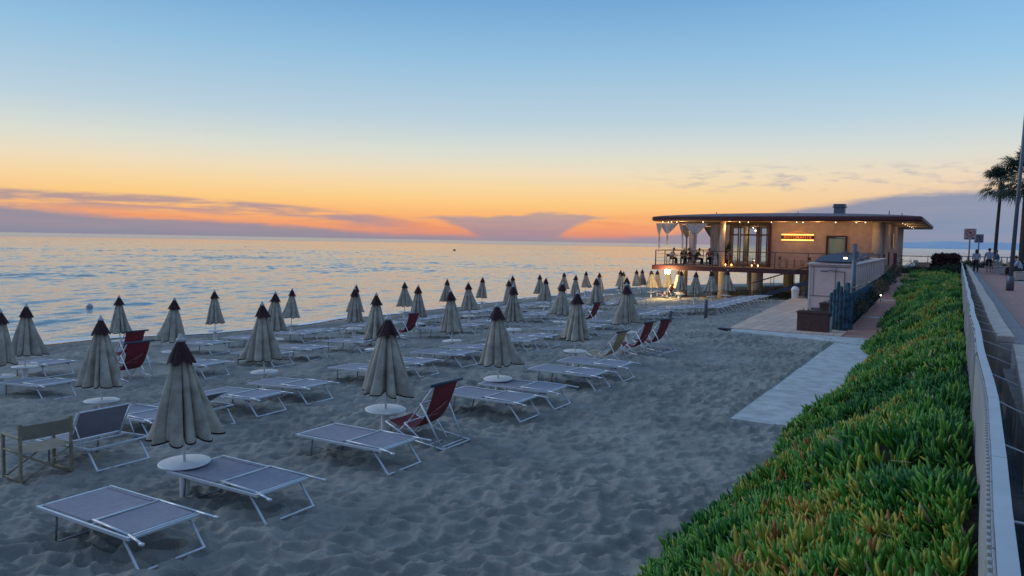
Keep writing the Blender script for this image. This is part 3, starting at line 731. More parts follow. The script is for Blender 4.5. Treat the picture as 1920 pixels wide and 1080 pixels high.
# pale board fence
fn = thing('board_fence', 'pale grey board fence with a flat white top rail above the ice plants', 'fence', (.25, 20, 1.9))
fx = lambda t: float(np.interp(t, [-2, 2.4, 3.4, 4.8, 6.5, 10, 80], [.17, .19, .205, .24, .27, .27, .27]))+.009*math.sin(t*1.15)*min(1, max(0, (t-5)/3))
rb = []
t = -1.0; k = 0
while t < 70:
    L = 1.9
    rb.append([(fx(t+q), t+q) for q in (0, L/2, L-.008)]); t += L
for seg in rb:
    b = MB(); vs = []; fs = []
    for x, y in seg: vs += [(x-.032, y, 2.575), (x+.032, y, 2.575), (x+.034, y, 2.60), (x-.034, y, 2.60)]
    for q in range(2):
        a = 4*q; fs += [(a+j, a+(j+1) % 4, a+4+(j+1) % 4, a+4+j) for j in range(4)]
    fs += [(3, 2, 1, 0), (8, 9, 10, 11)]
    b.add(vs, fs).build('top_rail', M_RAILW, fn, world=True)
b = MB(); t = -1.0; boards = []
while t < 66:
    L = .46; x0, x1 = fx(t), fx(t+L)
    ang = math.atan2(x1-x0, L); boards.append(((x0+x1)/2-.035, t+L/2, ang)); t += .485
for i, (x, y, a) in enumerate(boards):
    q = MB()
    if y < 9:  # ribbed sheet: narrow raised ribs
        q.box((0, 0, 2.19), (.012, .462, .74))
        for r_ in range(6): q.box((-.014, -.2+.08*r_, 2.19), (.018, .035, .74))
    else:
        q.box((0, 0, 2.19+.02*math.sin(i*2.3)), (.022, .435, .74)); q.box((-.02, .19, 2.19), (.02, .04, .735))
    q.v = [(v[0]*math.cos(-a)-v[1]*math.sin(-a)+x, v[0]*math.sin(-a)+v[1]*math.cos(-a)+y, v[2]) for v in q.v]
    if i < 96: q.build('board', M_FENCE, fn, world=True, bevel=.003)
    else: b.v, b.f = (b.v+q.v, b.f+[tuple(j+len(b.v) for j in f) for f in q.f])
if b.v: o = b.build('board', M_FENCE, fn, world=True); o['kind'] = 'stuff'
t = 2.2
while t < 50:
    wx = .60 if t > 12.4 else float(np.interp(t, [0, 5.6, 9, 12.4], [.42, .50, .62, .74]))
    MB().tube((fx(t)+.02, t, 2.585), (wx-.02, t+.62, 2.44 if t > 12 else 2.39), .006, n=6).build('stay_bar', M_RAILW, fn, True, world=True); t += 1.45

# ================================================================ planted bank
def bank_top(s, t):
    u = np.clip((s+np.interp(t, [5, 8, 12, 15, 19, 25, 30, 40], [2.95, 2.8, 2.55, 2.42, 2.3, 2.42, 2.6, 2.7])+.16*np.sin(t*.9)+.12*np.sin(t*.37+2))/2.75, 0, 1)
    foot = np.interp(t, [-5, 32, 34, 50, 56, 120], [.0, .0, .1, 1.85, 1.95, 1.97])
    top = np.interp(t, [-5, 50, 80], [1.80, 1.86, 2.02])
    z = foot+(top-foot)*(1-(1-u)**1.35)
    return z, u
ts2 = np.concatenate([np.arange(-3, 14, .12), np.arange(14, 70, .3), np.arange(70, 96, 1)]); ss2 = np.linspace(-3.25, .24, 40)
S2, T2 = np.meshgrid(ss2, ts2); Z2, U2 = bank_top(S2, T2)
Z2 = Z2-.10+(vnoise(S2*1.7, T2*1.7, 31)-.5)*.34*np.clip(U2*4, 0, 1)+(vnoise(S2*5, T2*5, 33)-.5)*.13-np.where(U2 < .02, .25, 0)
nr, ncc = S2.shape; idx = np.arange(nr*ncc).reshape(nr, ncc)
Fq = np.stack([idx[:-1, :-1], idx[:-1, 1:], idx[1:, 1:], idx[1:, :-1]], -1).reshape(-1, 4)
bk = np_mesh('planted_bank', np.stack([S2, T2, Z2], -1).reshape(-1, 3), Fq, M_SOIL, True); struct(bk)
# ice plant leaves: shoots of fleshy three-sided fingers
def leaf_mat():
    m = bpy.data.materials.new('ice_plant_leaf'); m.use_nodes = True; t = NT(m.node_tree); b = t.t.nodes['Principled BSDF']
    a = t.n('ShaderNodeAttribute'); a.attribute_name = 'tint'
    t.l(a.outputs['Color'], b.inputs['Base Color']); b.inputs['Roughness'].default_value = .42; b.inputs['Specular IOR Level'].default_value = .35
    return m
def ice_plants():
    r = np.random.default_rng(21)
    bases = []
    for t0, t1, dens, size in ((-2.5, 2, 150, .13), (2, 8, 250, .155), (8, 13, 215, .158), (13, 22, 165, .16), (22, 36, 130, .16), (36, 60, 75, .18), (60, 80, 25, .2)):
        n = int((t1-t0)*3.3*dens); s = r.uniform(-3.15, .20, n); t = r.uniform(t0, t1, n)
        clump = vnoise(s*1.5, t*1.5, 41); keep = r.random(n) < .45+1.5*np.clip(clump-.2, 0, 1); keep &= s < np.interp(t, [-2, 2.4, 3.4, 4.8, 6.5], [.06, .08, .10, .13, .17])
        bases.append(np.stack([s[keep], t[keep], np.full(keep.sum(), size)], 1))
    B = np.concatenate(bases); n = len(B)
    nz_ = (vnoise(B[:, 0]*1.7, B[:, 1]*1.7, 31)-.5)*.34+(vnoise(B[:, 0]*5, B[:, 1]*5, 33)-.5)*.13
    z, uu = bank_top(B[:, 0], B[:, 1]); ok = uu > .012; z = z-.085+nz_*np.clip(uu*4, 0, 1); B = B[ok]; z = z[ok]; uu = uu[ok]; n = len(B)
    # shoot lean: downhill and random
    lean_az = 12*vnoise(B[:, 0]*1.3, B[:, 1]*1.3, 77)+r.normal(0, .7, n); lean = np.abs(r.normal(0, .6, n))
    dirn = np.stack([np.sin(lean)*np.cos(lean_az)-.25, np.sin(lean)*np.sin(lean_az)-.10, np.cos(lean)], 1); dirn /= np.linalg.norm(dirn, axis=1)[:, None]
    K = 8; N = n*K
    sz = np.repeat(B[:, 2]*(.7+.65*vnoise(B[:, 0]*2.4, B[:, 1]*2.4, 78)), K)*r.uniform(.6, 1.35, N); bd = np.repeat(dirn, K, 0)
    a = r.uniform(0, 2*np.pi, N); sp = r.uniform(.15, .75, N)
    side = np.cross(bd, r.normal(size=(N, 3))); side /= np.linalg.norm(side, axis=1)[:, None]
    d0 = bd*np.cos(sp)[:, None]+side*np.sin(sp)[:, None]; d0 /= np.linalg.norm(d0, axis=1)[:, None]
    base = np.repeat(np.stack([B[:, 0], B[:, 1], z], 1), K, 0)+bd*(r.uniform(0, .55, N)*sz)[:, None]
    up = np.array([0, 0, 1.]); d1 = d0+up*r.uniform(0, .5, N)[:, None]; d1 /= np.linalg.norm(d1, axis=1)[:, None]
    x = np.cross(d0, up+r.normal(0, .2, (N, 3))); x /= np.linalg.norm(x, axis=1)[:, None]; y = np.cross(d0, x)
    L = sz*1.0; wv = sz*r.uniform(.07, .115, N)
    V = []
    for f, wf, dd in ((0, .7, d0), (.5, 1.0, d0), (.84, .68, d1)):
        c = base+d0*(L*min(f, .5))[:, None]+dd*(L*max(0, f-.5))[:, None]
        for kk in range(3):
            an = kk*2*np.pi/3; V.append(c+(x*np.cos(an)+y*np.sin(an))*(wv*wf)[:, None])
    V.append(base+d0*(L*.5)[:, None]+d1*(L*.5)[:, None])
    V = np.stack(V, 1).reshape(-1, 3)
    o = (np.arange(N)*10)[:, None]
    T = np.array([[0, 1, 4], [0, 4, 3], [1, 2, 5], [1, 5, 4], [2, 0, 3], [2, 3, 5], [3, 4, 7], [3, 7, 6], [4, 5, 8], [4, 8, 7], [5, 3, 6], [5, 6, 8], [6, 7, 9], [7, 8, 9], [8, 6, 9]])
    F = (o[:, None, :]+T[None]).reshape(-1, 3)
    # colour: patches of green, yellow and rust
    patch = vnoise(B[:, 0]*1.1+3, B[:, 1]*1.1, 51)*.6+vnoise(B[:, 0]*3.1, B[:, 1]*3.1, 52)*.4
    pk = np.repeat(patch, K)+r.normal(0, .10, N); pn = np.repeat(r.random(n), K)
    g1 = np.array(lin((66, 128, 46))); g2 = np.array(lin((104, 150, 56))); gd = np.array(lin((30, 86, 46))); ye = np.array(lin((176, 158, 66))); ru = np.array(lin((168, 112, 60)))
    m1 = r.random(N)[:, None]; col = g1*(1-m1)+g2*m1
    col = np.where((pk < .40)[:, None], gd*(1-m1*.6)+g1*m1*.6, col)
    col = np.where(((pk > .64) & (pn > .3))[:, None], ye*(.55+.45*m1)+g2*.25, col)
    col = np.where(((pk > .70) & (pn > .82))[:, None], ru*(.6+.5*m1), col)
    dry = r.random(N) < .012; col = np.where(dry[:, None], np.array(lin((176, 160, 128))), col)
    col = np.clip(col*1.05, 0, 1); CC = np.repeat(np.concatenate([col, np.ones((N, 1))], 1), 10, 0)
    o_ = np_mesh('ice_plants', V, F, leaf_mat(), False, CC); return o_
ip = ice_plants(); ip['kind'] = 'stuff'; ip['label'] = 'dense green and yellow ice plants covering the bank'
def dry_stems():
    q = random.Random(17); b = MB()
    for _ in range(150):
        t_ = 3+q.random()**1.5*26; s_ = q.uniform(-2.5, .05); z_, u_ = bank_top(np.array(s_), np.array(t_)); z_ = float(z_)+.02+q.uniform(0, .05)
        a = q.uniform(0, 6.28); p = Vector((s_, t_, z_)); L = q.uniform(.08, .20); w_ = .0035
        for k in range(3): d_ = Vector((math.cos(a), math.sin(a), q.uniform(-.15, .35)))*L/2; b.tube(p, p+d_, w_, w_*.8, 5); p = p+d_; a += q.uniform(-.6, .6)
    o = b.build('dry_stems', mat('dry_stem', (.38,.31,.22), .85)); o['kind'] = 'stuff'; o['label'] = 'pale dry stems lying among the ice plants'
dry_stems()
def leafball(name, c, rad, n, size, m, seed, parent=None, lab=None, cat=None, group=None, lower=.25):
    r = np.random.default_rng(seed); c = np.array(c); rad = np.array(rad)
    p = r.normal(size=(n, 3)); p /= np.linalg.norm(p, axis=1)[:, None]; p[:, 2] = np.where(p[:, 2] < -lower, -p[:, 2], p[:, 2])
    q = p*(r.uniform(.35, 1.05, n)**.5)[:, None]; q *= (.75+.5*vnoise(p[:, 0]*2.2+seed, p[:, 1]*2.2+p[:, 2]*1.3, seed))[:, None]
    pos = q*rad
    d1 = r.normal(size=(n, 3))+p*.8; d1 /= np.linalg.norm(d1, axis=1)[:, None]; d2 = np.cross(d1, r.normal(size=(n, 3))); d2 /= np.linalg.norm(d2, axis=1)[:, None]
    s = (size*r.uniform(.6, 1.4, n))[:, None]
    V = np.stack([pos-d2*s*.3, pos+d1*s*.6-d2*s*.1, pos+d1*s*1.2, pos+d1*s*.5+d2*s*.35], 1).reshape(-1, 3)
    F = np.arange(n*4).reshape(-1, 4); o = np_mesh(name, V, F, m); o.location = c
    if parent is not None: o.parent = parent; o.location = tuple(c-np.array(parent.location))
    if lab: tag(o, lab, cat, group)
    return o
# ================================================================ beach restaurant on columns
FL = 2.05; ZC = 5.46
rs = thing('restaurant', 'single-storey beach restaurant on round columns with flat overhanging maroon-edged roof', 'restaurant', (-12, 58, -.3))
def part(b, name, m, parent=None, **k): return b.build(name, m, parent or rs, world=True, **k)
# roof: fascia ring, shallow domed top, soffit
RX0, RX1, RY0, RY1 = -20.85, -2.12, 56.0, 80.2
def rect_round(x0, x1, y0, y1, r, bow=.0):
    pts = []
    for cx, cy, a0 in ((x1-r, y0+r, -90), (x1-r, y1-r, 0), (x0+r, y1-r, 90), (x0+r, y0+r, 180)):
        for k in range(5): a = R(a0+k*22.5); pts.append((cx+r*math.cos(a), cy+r*math.sin(a)))
    return pts
o_ = rect_round(RX0, RX1, RY0, RY1, .45); n_ = len(o_)
b = MB(); i1 = rect_round(RX0+.10, RX1-.10, RY0+.10, RY1-.10, .40)
vs = [(x, y, ZC+.09) for x, y in o_]+[(x, y, ZC+.29) for x, y in o_]+[(x, y, ZC+.36) for x, y in i1]+[(x, y, ZC+.0) for x, y in i1]
fs = [(k+j*n_, (k+1) % n_+j*n_, (k+1) % n_+(j+1)*n_, k+(j+1)*n_) for j in range(2) for k in range(n_)]+[(k, k+3*n_, (k+1) % n_+3*n_, (k+1) % n_) for k in range(n_)]
b.add(vs, fs); rf = part(b, 'roof_fascia', M_FASCIA, smooth=False)
NX, NY = 20, 8; vs = []; fs = []
for i in range(NX+1):
    for j in range(NY+1):
        a = i/NX; c = j/NY; x = RX0+.11+a*(RX1-RX0-.22); y = RY0+.11+c*(RY1-RY0-.22)
        vs.append((x, y, ZC+.34+.34*math.sin(math.pi*a)**.6*min(1, .72+c*3)))
for i in range(NX):
    for j in range(NY): q = i*(NY+1)+j; fs.append((q, q+NY+1, q+NY+2, q+1))
ed = [i*(NY+1) for i in range(NX+1)]
for a_, b_ in zip(ed, ed[1:]):
    o1 = len(vs); vs += [(vs[a_][0], vs[a_][1], ZC+.33), (vs[b_][0], vs[b_][1], ZC+.33)]; fs.append((a_, b_, o1+1, o1))
rt = part(MB().add(vs, fs), 'roof', M_ROOFTOP)
part(MB().add([(x, y, ZC+.01) for x, y in i1], [tuple(range(n_))[::-1]]), 'soffit', M_SOFFIT)
ch = MB(); ch.box((-8.2, 64, 6.55), (.78, .78, .45)); ch.box((-8.2, 64, 6.83), (.95, .95, .10)); ch.box((-8.2, 64, 6.98), (.86, .86, .16)); ch.box((-8.2, 64, 6.2), (.62, .62, .4))
part(ch, 'chimney', M_GREYPOST, bevel=.02)
for x, y, h in ((-10.6, 60, .22), (-9.9, 61, .16), (-11.3, 60, .16), (-4.4, 60, .25), (-3.7, 62, .18), (-16.8, 60, .22)):
    part(MB().tube((x, y, 5.95), (x, y, 6.08+h), .03), 'vent_pipe', M_HINGE)
# deck
b = MB(); b.prism([(-20.55, 56.0), (-4.4, 56.0), (-4.4, 80), (-20.55, 80)], 1.78, FL); part(b, 'deck_floor', M_DECKWOOD)
part(MB().box((-12.5, 55.96, 1.86), (16.2, .06, .34)), 'edge_board', M_DECKEDGE)
part(MB().box((-20.6, 68, 1.86), (.06, 24, .34)), 'edge_board', M_DECKEDGE)
for x, y in ((-17.3, 61.9), (-15.4, 57.6), (-12.9, 57.6), (-16.1, 70), (-12.2, 66), (-9.6, 58.4), (-17.6, 76), (-8.6, 66), (-19.0, 58.6)):
    r_ = .42
    part(MB().lathe((x, y, 0), [(r_, G(x, y)-.5), (r_, 1.60), (r_+.05, 1.64), (r_+.05, 1.77)], 24), 'column', M_COLUMN, smooth=True)
for x, y, r_ in ((-15.55, 57.4, .21), (-16.75, 61.3, .30), (-17.3, 66.5, .25), (-17.3, 72, .25), (-17.3, 77.5, .25), (-4.98, 58.85, .36)):
    part(MB().tube((x, y, FL+.002), (x, y, ZC+.005), r_, n=20), 'column', M_COLUMN, smooth=True)
# walls
def wall_y(name, x0, x1, y, holes, m, z0=FL+.003, z1=ZC+.006, th=.18):
    xs = sorted({x0, x1}|{h[0] for h in holes}|{h[1] for h in holes}); b = MB()
    for a, c in zip(xs, xs[1:]):
        hs = [h for h in holes if h[0] <= a+1e-6 and h[1] >= c-1e-6]
        segs = [(z0, z1)] if not hs else [s for s in ((z0, hs[0][2]), (hs[0][3], z1)) if s[1]-s[0] > .01]
        for s0, s1 in segs: b.box(((a+c)/2, y, (s0+s1)/2), (c-a, th, s1-s0))
    return part(b, name, m)
wall_y('front_wall', -12.25, -4.75, 59.0, [(-8.35, -6.95, FL+.003, 4.50)], M_WALLB)
wall_y('rear_wall', -16.5, -4.7, 79.6, [(-15.8, -14.0, 2.6, 4.9), (-13.2, -11.4, 2.6, 4.9), (-10.4, -8.6, 2.6, 4.9)], M_WALLB)
b = MB(); ys = [(59.1, 66.2), (69.4, 79.5)]
for y0, y1 in ys: b.box((-4.62, (y0+y1)/2, (FL+ZC)/2), (.18, y1-y0, ZC-FL-.004))
b.box((-4.62, 67.8, 2.78), (.18, 3.2, 1.55)); b.box((-4.62, 67.8, 5.15), (.18, 3.2, .62))
part(b, 'side_wall', M_WALLB)
for k in range(14): part(MB().box((-4.505, 64.0+k*1.1, 2.9), (.05, .14, 1.7)), 'wall_batten', M_BOOTHTRIM)
w = part(MB().box((-4.60, 67.8, 4.2), (.05, 3.18, 1.26)), 'window', M_LIT)
for y_ in (67.1, 68.5): part(MB().box((-4.55, y_, 4.2), (.06, .10, 1.26)), 'window_bar', M_DOOR)
part(MB().box((-4.52, 65.4, 4.2), (.08, .7, 1.3)), 'shutter', M_DOOR)
# maroon end post and door
part(MB().box((-12.36, 58.9, (FL+ZC)/2), (.22, .36, ZC-FL-.006)), 'end_post', M_DECKEDGE)
dr_ = MB()
for x in (-8.30, -7.00): dr_.box((x, 58.93, 3.27), (.12, .30, 2.44))
dr_.box((-7.65, 58.93, 4.44), (1.18, .30, .12))
dp = part(dr_, 'door', M_DOOR)
part(MB().box((-7.65, 59.0, 3.21), (1.17, .04, 2.30)), 'door_glass', M_DGLASS, dp)
part(MB().box((-7.18, 58.94, 3.1), (.03, .05, .35)), 'handle', M_RAILW, dp)
# glazed screen left of the post
for i, (x0, x1) in enumerate(((-16.55, -15.25), (-15.10, -13.80), (-13.65, -12.40))):
    f = MB()
    for x in (x0, (x0+x1)/2, x1): f.box((x, 61.0, (FL+ZC-.2)/2), (.09, .10, ZC-.2-FL))
    for z in (FL+.06, 4.52, ZC-.17): f.box(((x0+x1)/2, 61.0, z), (x1-x0+.09, .098, .12))
    wf = part(f, 'window', M_WFRAME)
    part(MB().box(((x0+x1)/2, 61.02, 3.7), (x1-x0, .012, 3.2)), 'pane', M_GLASS, wf)
part(MB().box((-14.5, 61, ZC-.055), (4.3, .14, .11)), 'lintel', M_WFRAME)
part(MB().box((-12.25, 60.1, (FL+ZC)/2), (.16, 1.95, ZC-FL-.01)), 'side_wall', M_WALLB)
# interior counter and back partition give the panes something to show
part(MB().box((-9.2, 68, 3.1), (5, .2, 2.1)), 'partition', M_WALLB)
# railing
def railing(pts, name='railing', z0=FL, h=1.15, step=2.2, m=M_STEEL, par=rs, wires=3, r=.028):
    for (x0, y0), (x1, y1) in zip(pts, pts[1:]):
        b = MB(); L = math.hypot(x1-x0, y1-y0); n = max(1, int(round(L/step)))
        b.tube((x0, y0, z0+h), (x1, y1, z0+h), r)
        for w_ in range(wires): b.tube((x0, y0, z0+h*(w_+1)/(wires+1)), (x1, y1, z0+h*(w_+1)/(wires+1)), .007, n=5)
        for k in range(n+1): a = k/n; x = x0+(x1-x0)*a; y = y0+(y1-y0)*a; b.box((x, y, z0+h/2), (.055, .055, h))
        o = b.build(name, m, par, world=par is not None)
railing([(-20.4, 56.15), (-4.6, 56.15)]); railing([(-20.4, 56.2), (-20.4, 79.5)])
# curtains
def curtain(x0, x1, y, xt, zt, xb, zb, name='curtain', m=M_CLOTHW, pl=9, amp=.05, pinch=.06):
    NX, NZ = 36, 22; vs = []; fs = []; ztop = ZC-.16
    for j in range(NZ+1):
        z = ztop+(zb-ztop)*j/NZ
        if z >= zt: f = (ztop-z)/(ztop-zt); wl = f**1.15
        else: wl = 1
        xa = x0+(xt-pinch-x0)*wl; xb_ = x1+(xt+pinch-x1)*wl
        if z < zt: g_ = (zt-z)/(zt-zb); sh = (xb-xt)*g_; xa += sh-.05*g_; xb_ += sh+.05*g_
        for i in range(NX+1):
            a = i/NX; vs.append((xa+(xb_-xa)*a, y+amp*math.sin(a*pl*6.28)*(1 if z > zt else .5)+.02*math.sin(z*5), z))
    for j in range(NZ):
        for i in range(NX): q = j*(NX+1)+i; fs.append((q, q+1, q+NX+2, q+NX+1))
    part(MB().add(vs, fs), name, m, smooth=True)
curtain(-20.55, -20.05, 56.45, -20.25, 4.35, -20.2, 3.05, pl=4)
curtain(-20.3, -18.75, 56.5, -19.62, 4.45, -19.6, 3.25)
curtain(-18.75, -18.45, 56.6, -18.45, 4.55, -18.4, 3.25, pl=3)
curtain(-18.3, -16.45, 56.5, -17.42, 4.35, -17.5, 3.25)
curtain(-20.2, -18.9, 61.0, -19.5, 4.2, -19.5, 2.6); curtain(-19.9, -18.7, 67, -19.1, 4.2, -19.1, 2.6)
for x, y, w_ in ((-18.6, 58.6, .75), (-17.4, 60.4, .7), (-16.2, 57.5, .28), (-16.1, 59.6, .5)):
    curtain(x, x+w_, y, x+w_/2, 2.9, x+w_/2, 2.2, pl=5, pinch=w_*.36)
# bulbs: front soffit and side soffit
for i, x in enumerate((-20.1, -19.75, -19.4, -19.05, -16.9, -14.2, -13.5, -11.9, -10.1, -9.7, -7.5, -6.2, -5.6)):
    part(MB().ball((x, 56.75+.25*(i % 2), ZC-.05), .030, 8, 6), 'soffit_bulb', M_BULB, smooth=True)
for k in range(6): part(MB().ball((-3.45, 59+2.9*k, ZC-.05), .03, 8, 6), 'soffit_bulb', M_BULBD, smooth=True)
def lamp(x, y, z, P_, r=.03, c=(1, .66, .34)):
    l = bpy.data.lights.new('lamp_light', 'POINT'); l.energy = P_; l.shadow_soft_size = r; l.color = c
    o = bpy.data.objects.new('lamp_light', l); C.objects.link(o); o.location = (x, y, z); return o
for x in (-18.8, -15.0, -11.2, -8.8, -6.0): lamp(x, 57.3, ZC-.28, 26)
for x, y in ((-10.5, 65), (-9, 63), (-16.2, 71)): lamp(x, y, ZC-.4, 45, .05)
lamp(-3.3, 63, ZC-.3, 14); lamp(-3.3, 70, ZC-.3, 14)
# illuminated sign on the front wall
sg = MB(); sg.box((-10.36, 58.86, 4.36), (2.32, .06, .52)); sgo = part(sg, 'wall_sign', M_DECKEDGE)
for z in (4.55, 4.15): part(MB().box((-10.36, 58.80, z), (2.30, .05, .10)), 'light_tube', M_NEON, sgo, bevel=.02)
ar = MB(); N_ = 16
for k in range(N_):
    a0 = k/N_; a1 = (k+1)/N_; f = lambda a: (-11.1+1.48*a, 58.80, 4.63+.13*math.sin(math.pi*a)); ar.tube(f(a0), f(a1), .018, n=5)
part(ar, 'arch_line', M_NEON2, sgo)
def text_mesh(txt, size, loc, rx, rz, m, name, parent, depth=.01, sx=1):
    cu = bpy.data.curves.new(name, 'FONT'); cu.body = txt; cu.size = size; cu.extrude = depth; cu.align_x = 'CENTER'; cu.align_y = 'CENTER'
    o = bpy.data.objects.new(name, cu); C.objects.link(o); bpy.context.view_layer.update()
    me = bpy.data.meshes.new_from_object(o.evaluated_get(bpy.context.evaluated_depsgraph_get())); bpy.data.objects.remove(o)
    me.materials.clear(); me.materials.append(m); q = bpy.data.objects.new(name, me); C.objects.link(q)
    q.scale = (sx, 1, 1); q.rotation_euler = (rx, 0, rz)
    off = Vector((0, 0, 0)); p = parent
    while p is not None: off += p.location; p = p.parent
    q.location = Vector(loc)-off; q.parent = parent; return q
text_mesh('RISTORANTE', .30, (-10.36, 58.815, 4.35), R(90), 0, M_NEON2, 'lettering', sgo, .012, 1.12)
lamp(-10.36, 58.45, 4.35, 7, .3, (1, .5, .12))
# lamp hanging below the deck
fl = MB(); fl.box((-19.3, 55.86, 1.55), (.34, .12, .30)); part(fl, 'flood_lamp', M_FLOOD)
lamp(-19.3, 55.5, 1.35, 420, .15, (1, .70, .32))
# stairs down to the sand
st = thing('stairs', 'dark timber stairs leading down from the terrace behind the pale shed', 'stairs', (-9.5, 57, 0))
for s in (0, 1):
    y = 55.2+s*1.1 if s == 0 else 54.2
    b = MB(); vs = [(-7.0, y, 2.0), (-7.0, y, 1.72), (-12.6, y, -.3), (-12.6, y, 0.0), (-7.0, y+.06, 2.0), (-7.0, y+.06, 1.72), (-12.6, y+.06, -.3), (-12.6, y+.06, .0)]
    b.add(vs, [(0, 1, 2, 3), (7, 6, 5, 4), (0, 4, 5, 1), (1, 5, 6, 2), (2, 6, 7, 3), (3, 7, 4, 0)]); b.build('stringer', M_HINGE, st, world=True)
    b = MB(); b.tube((-7.0, y, 2.95), (-12.6, y, 1.0), .03)
    for k in range(5): x = -7-5.6*k/4; z = 2-2*k/4; b.tube((x, y, z), (x, y, z+.97), .022)
    b.build('handrail', M_STEEL, st, world=True)
for k in range(11): x = -7.2-5.3*k/11; MB().box((x, 54.75, 1.86-1.95*k/11), (.42, .95, .04)).build('tread', M_HINGE, st, world=True)
# rocks and scrub below
r5 = random.Random(3)
for i, (x, y, s) in enumerate(((-9.0, 56.4, .9), (-8.0, 57.2, 1.1), (-10.2, 57.6, .7), (-7.2, 56.2, .8))):
    b = MB().ball((x, y, G(x, y)+.15), s*.6, 10, 7, sz=.7)
    b.v = [tuple(c+r5.uniform(-.09, .09) for c in v) for v in b.v]
    tag(b.build('rock', M_ROCK), ['dark rock left of the others below the stairs', 'largest dark rock in the shadow below the terrace', 'small dark rock nearest the columns below the terrace', 'dark rock nearest the pale shed below the terrace'][i], 'rock', 'rocks below the terrace')
for i, (x, y, rr, lab) in enumerate(((-12.2, 55.7, .9, 'low dry scrub growing between the right-hand columns'), (-11.0, 56.6, .7, 'dry green scrub beside the foot of the stairs'), (-10.2, 55.0, .5, 'small dry bush by the white bin'))):
    leafball('scrub_bush', (x, y, G(x, y)+.1), (rr, rr*.7, rr*.75), 900, .09, M_SHRUBD if i != 1 else M_SHRUB, 60+i, lab=lab, cat='bush')
# white domed bin
b = thing('litter_bin', 'white domed litter bin standing by the pale shed', 'bin', (-9.55, 54.2, .05))
b.scale = (.76, .76, .80)
MB().lathe((0, 0, 0), [(.28, 0), (.30, .1), (.34, .72), (.36, .76)], 20).build('body', M_WHITE, b, True)
MB().lathe((0, 0, 0), [(.37, .76), (.37, .82), (.30, .98), (.18, 1.08), (.02, 1.11)], 20).build('lid', M_WHITE, b, True)

# ================================================================ terrace furniture and diners
FLT = FL+.002
td = make_director(M_DARKRED, M_TEAK); tdt = tree_of(td); firstd = True
M_TABLE = mat('table_top', (.45,.33,.24), .5)
def table(x, y, lab):
    t = thing('dining_table', lab, 'table', (x, y, FLT), 0, 'tables on the restaurant terrace')
    MB().box((0, 0, .73), (.85, .85, .03)).build('table_top', M_TABLE, t, bevel=.006)
    MB().tube((0, 0, .02), (0, 0, .715), .04).build('leg', M_TEAK, t, True)
    MB().box((0, 0, .015), (.5, .08, .03)).box((0, 0, .016), (.08, .5, .028)).build('base', M_TEAK, t)
    return t
TB = [(-18.9, 57.8, 'terrace table at the left corner beside the diners'), (-16.9, 58.0, 'terrace table in front of the second curtain'), (-14.0, 57.9, 'terrace table in front of the glazed screen'), (-10.3, 57.6, 'terrace table below the illuminated sign'), (-7.0, 57.4, 'terrace table in front of the greenish door')]
for i, (x, y, lab) in enumerate(TB):
    table(x, y, lab)
    for k, (dx, a) in enumerate(((.78, 0), (-.78, math.pi))):
        o = td if firstd else copy_tree(tdt); firstd = False
        o.location = (x+dx, y+(-.05 if k else .05), FLT); o.rotation_euler = (0, 0, a+rd.uniform(-.15, .15))
        o['label'] = 'dark-red-backed wooden chair, '+('right' if k == 0 else 'left')+' of '+lab.replace('terrace table', 'table'); o['group'] = 'director chairs on the restaurant terrace'
for i, (x, y, lab) in enumerate(((-15.2, 57.2, 'left floor candle glowing on the terrace'), (-14.75, 57.2, 'right floor candle of the glowing pair on the terrace'), (-13.2, 57.0, 'floor candle near the maroon post'), (-12.75, 57.0, 'floor candle at the foot of the maroon post'))):
    t = thing('floor_candle', lab, 'candle', (x, y, FLT), 0, 'candles on the terrace floor')
    MB().tube((0, 0, 0), (0, 0, .1), .05).build('candle', M_WHITE, t, True); MB().ball((0, 0, .14), .045, 8, 6, sz=1.4).build('flame', M_CANDLE, t, True)
lamp(-14.9, 56.9, FL+.35, 6, .05, (1, .5, .15))
# potted plant with strap leaves
pt = thing('potted_plant', 'dark potted cactus-like plant on the terrace before the glazed screen', 'plant', (-15.6, 58.6, FLT))
MB().lathe((0, 0, 0), [(.20, 0), (.28, .5), (.30, .62), (.26, .62)], 16).build('pot', M_BROWN, pt, True)
b = MB(); q = random.Random(4)
b.tube((0, 0, .6), (0, 0, 1.25), .06, .045); 
for k in range(11):
    a = q.uniform(0, 6.28); l = q.uniform(.5, .95); e = q.uniform(.9, 1.35); h = q.uniform(.95, 1.4); m1 = (l*.45*math.cos(a), l*.45*math.sin(a), h+.15)
    b.tube((0, 0, h-.1), m1, .055, .065, 6); b.tube(m1, (m1[0]*1.25, m1[1]*1.25, m1[2]+l*.65), .065, .02, 6)
b.build('foliage', M_FROND, pt, True)

